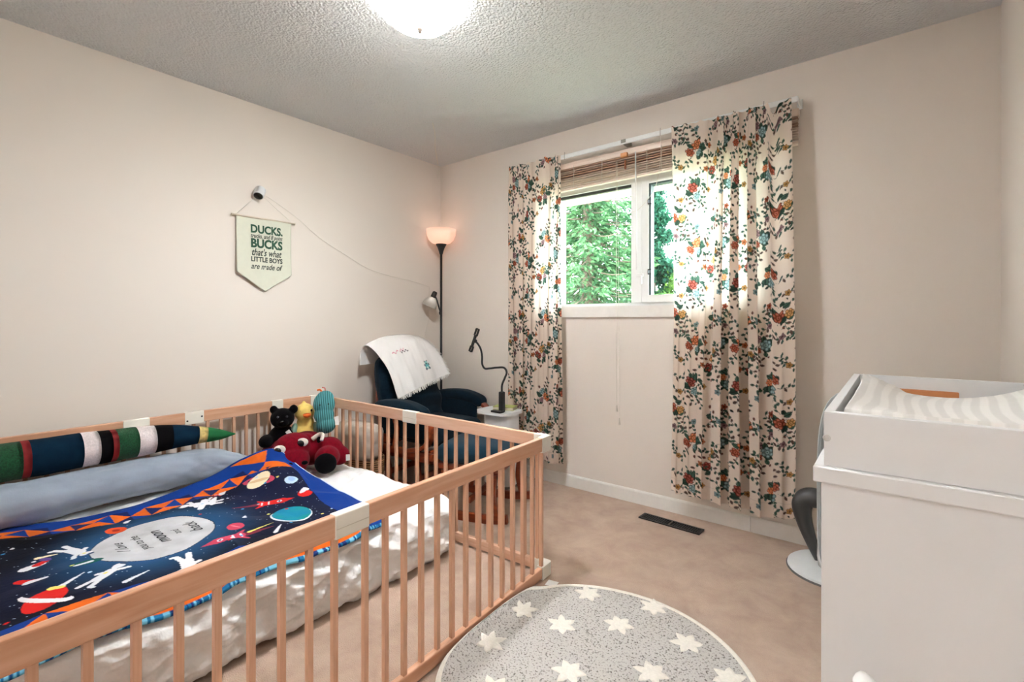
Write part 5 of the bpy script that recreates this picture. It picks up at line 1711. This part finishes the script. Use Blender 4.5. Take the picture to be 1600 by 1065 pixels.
# changing pad: contoured, striped cover
px0, px1, py0, py1 = DX0 + .026, DX1 - .026, DY0 + .024, DY1 - .036
nu, nv = 160, 260
U = np.linspace(0, 1, nu)[None].repeat(nv, 0); V_ = np.linspace(0, 1, nv)[:, None].repeat(nu, 1)
X = px0 + (px1 - px0) * U; Y = py0 + (py1 - py0) * V_
side = np.abs(U - .5) * 2
front = np.clip((.35 - V_) / .35, 0, 1)
zc = .908 + .046 * side ** 2.2 + .050 * front ** 1.2 * (1 - side ** 2.2) - .012 * np.clip((V_ - .75) / .25, 0, 1)
rim = np.clip((1 - side) / .05, 0, 1) ** .5 * np.clip(V_ / .02, 0, 1) ** .5 * np.clip((1 - V_) / .03, 0, 1) ** .5
cornerL = np.exp(-(((U - .10) / .14) ** 2 + ((V_ - .86) / .10) ** 2))
Z = .852 + (zc - .852) * rim + .030 * cornerL + .010 * fbm(U * 8, V_ * 12, 0 * U, 131, 3) * (cornerL * 2.5 + .12)
sv = X - .10 * np.clip(V_ - .45, 0, 1) ** 2 * (U < 2) + .03 * cornerL * fbm(U * 5, V_ * 7, 0 * U, 140, 2) + .004 * np.sin(V_ * 9 + U * 5)
s_ = (sv / .033) % 1.0
sm_ = np.clip((np.abs(s_ - .5) - .25) / .06 + .5, 0, 1)[..., None]
C = L3(243, 240, 236) * sm_ + L3(231, 228, 224) * (1 - sm_)
pm = grid_mesh('changing_pad', np.stack([X, Y, Z], 2)); paint(pm, C)
pad = link('changing_pad', pm, mat_attr('striped_jersey', .85, 0, bump=(400, .1, .001)))
tag(pad, 'contoured changing pad in a grey and white striped cover in the dresser tray', 'changing pad')
so = pad.modifiers.new('thickness', 'SOLIDIFY'); so.thickness = .004; so.offset = -1

wb = MB().bevbox((3.095, DY1 - .0265, .881), (.085, .007, .031), .003).build('wooden_board', mat_wood('brown_board', rgb(176, 104, 58), rgb(206, 138, 88), 'X', .4, 22))
tag(wb, 'brown wooden board edge behind the changing pad', 'board')
# ================================================================ things behind the dresser
# white swing base: round disc foot, white column, dark curved arm
sw = empty('baby_swing', 'white disc base of a baby swing with dark grey curved arm behind the dresser', 'baby swing', (2.80, -.235, 0))
MB().lathe([(0, 0), (.165, 0), (.172, .006), (.170, .018), (.160, .026), (.05, .036), (0, .038)], 48).build('disc_foot', mat('cool_white_plastic', rgb(226, 230, 232), .35, noise=(20, .02)), sw, 'auto')
MB().lathe([(.176, 0), (.176, .008), (.165, .008), (.165, 0)], 48, (0, 0, -.0), None, True).build('foot_rim', mat('grey_rubber', rgb(96, 94, 94), .6, noise=(30, .05)), sw, 'auto')
P = catmull([(-.045, -.03, .055), (-.072, -.035, .13), (-.098, -.04, .215), (-.108, -.04, .285), (-.085, -.035, .325), (-.03, -.03, .325), (.02, -.02, .30)], 8)
MB().tube(P, list(np.interp(np.linspace(0, 1, len(P)), [0, .2, .5, .75, 1], [.016, .026, .042, .044, .036])), 14).build('curved_arm', mat('charcoal_plastic', rgb(58, 58, 58), .4, noise=(30, .06)), sw, 'auto')
b = MB().lathe([(0, .03), (.055, .03), (.062, .08), (.060, .16), (.05, .24), (.03, .30), (0, .31)], 28, (.01, -.03, 0))
b.build('white_column', mat('gloss_white_plastic', rgb(240, 240, 240), .2, noise=(20, .01)), sw, True)
# baby bath standing on end: pale translucent rounded shell
M_BATH = mat('pale_blue_plastic', rgb(228, 234, 237), .3, noise=(10, .02), trans=.12)
nu, nv = 40, 60
bt = empty('baby_bath', 'pale plastic baby bathtub standing on end behind the dresser', 'bathtub', (2.945, -.49, 0))
n = 44
def bath_outline(k, s=1.0):
    a = 2 * PI * k / n
    e = .55
    return (.17 * s * math.copysign(abs(math.cos(a)) ** e, math.cos(a)), .425 * s * math.copysign(abs(math.sin(a)) ** e, math.sin(a)))
vs = []; fs = []
lay = [(1.0, 0), (1.0, .012), (.955, .014), (.90, .08), (.80, .135), (.5, .15), (.02, .15)]
for s, dpt in lay:
    for k in range(n):
        a, c = bath_outline(k, s)
        vs.append((a, dpt, .43 + c))
for i in range(len(lay) - 1):
    for k in range(n):
        k2 = (k + 1) % n
        fs.append((i * n + k, i * n + k2, (i + 1) * n + k2, (i + 1) * n + k))
o = MB().add(vs, fs).build('tub_shell', M_BATH, bt, 'auto')
so = o.modifiers.new('thickness', 'SOLIDIFY'); so.thickness = .004; so.offset = 0
# white rounded knob of something standing close in front of the dresser, cut by the frame
kn = empty('potty_handle', 'white rounded handle tip in front of the dresser at the bottom edge', 'handle', (2.992, -1.765, 0))
MB().tube(catmull([(0, 0, .012), (-.002, 0, .2), (.0, .004, .36), (-.004, .006, .455), (-.010, .006, .498)], 6), [.016] * 20 + [.017, .018, .017, .013, .006], 14).build('stem', M_WHITE, kn, True)
MB().lathe([(0, 0), (.045, 0), (.045, .008), (.02, .016), (0, .016)], 24).build('foot', M_WHITE, kn, 'auto')
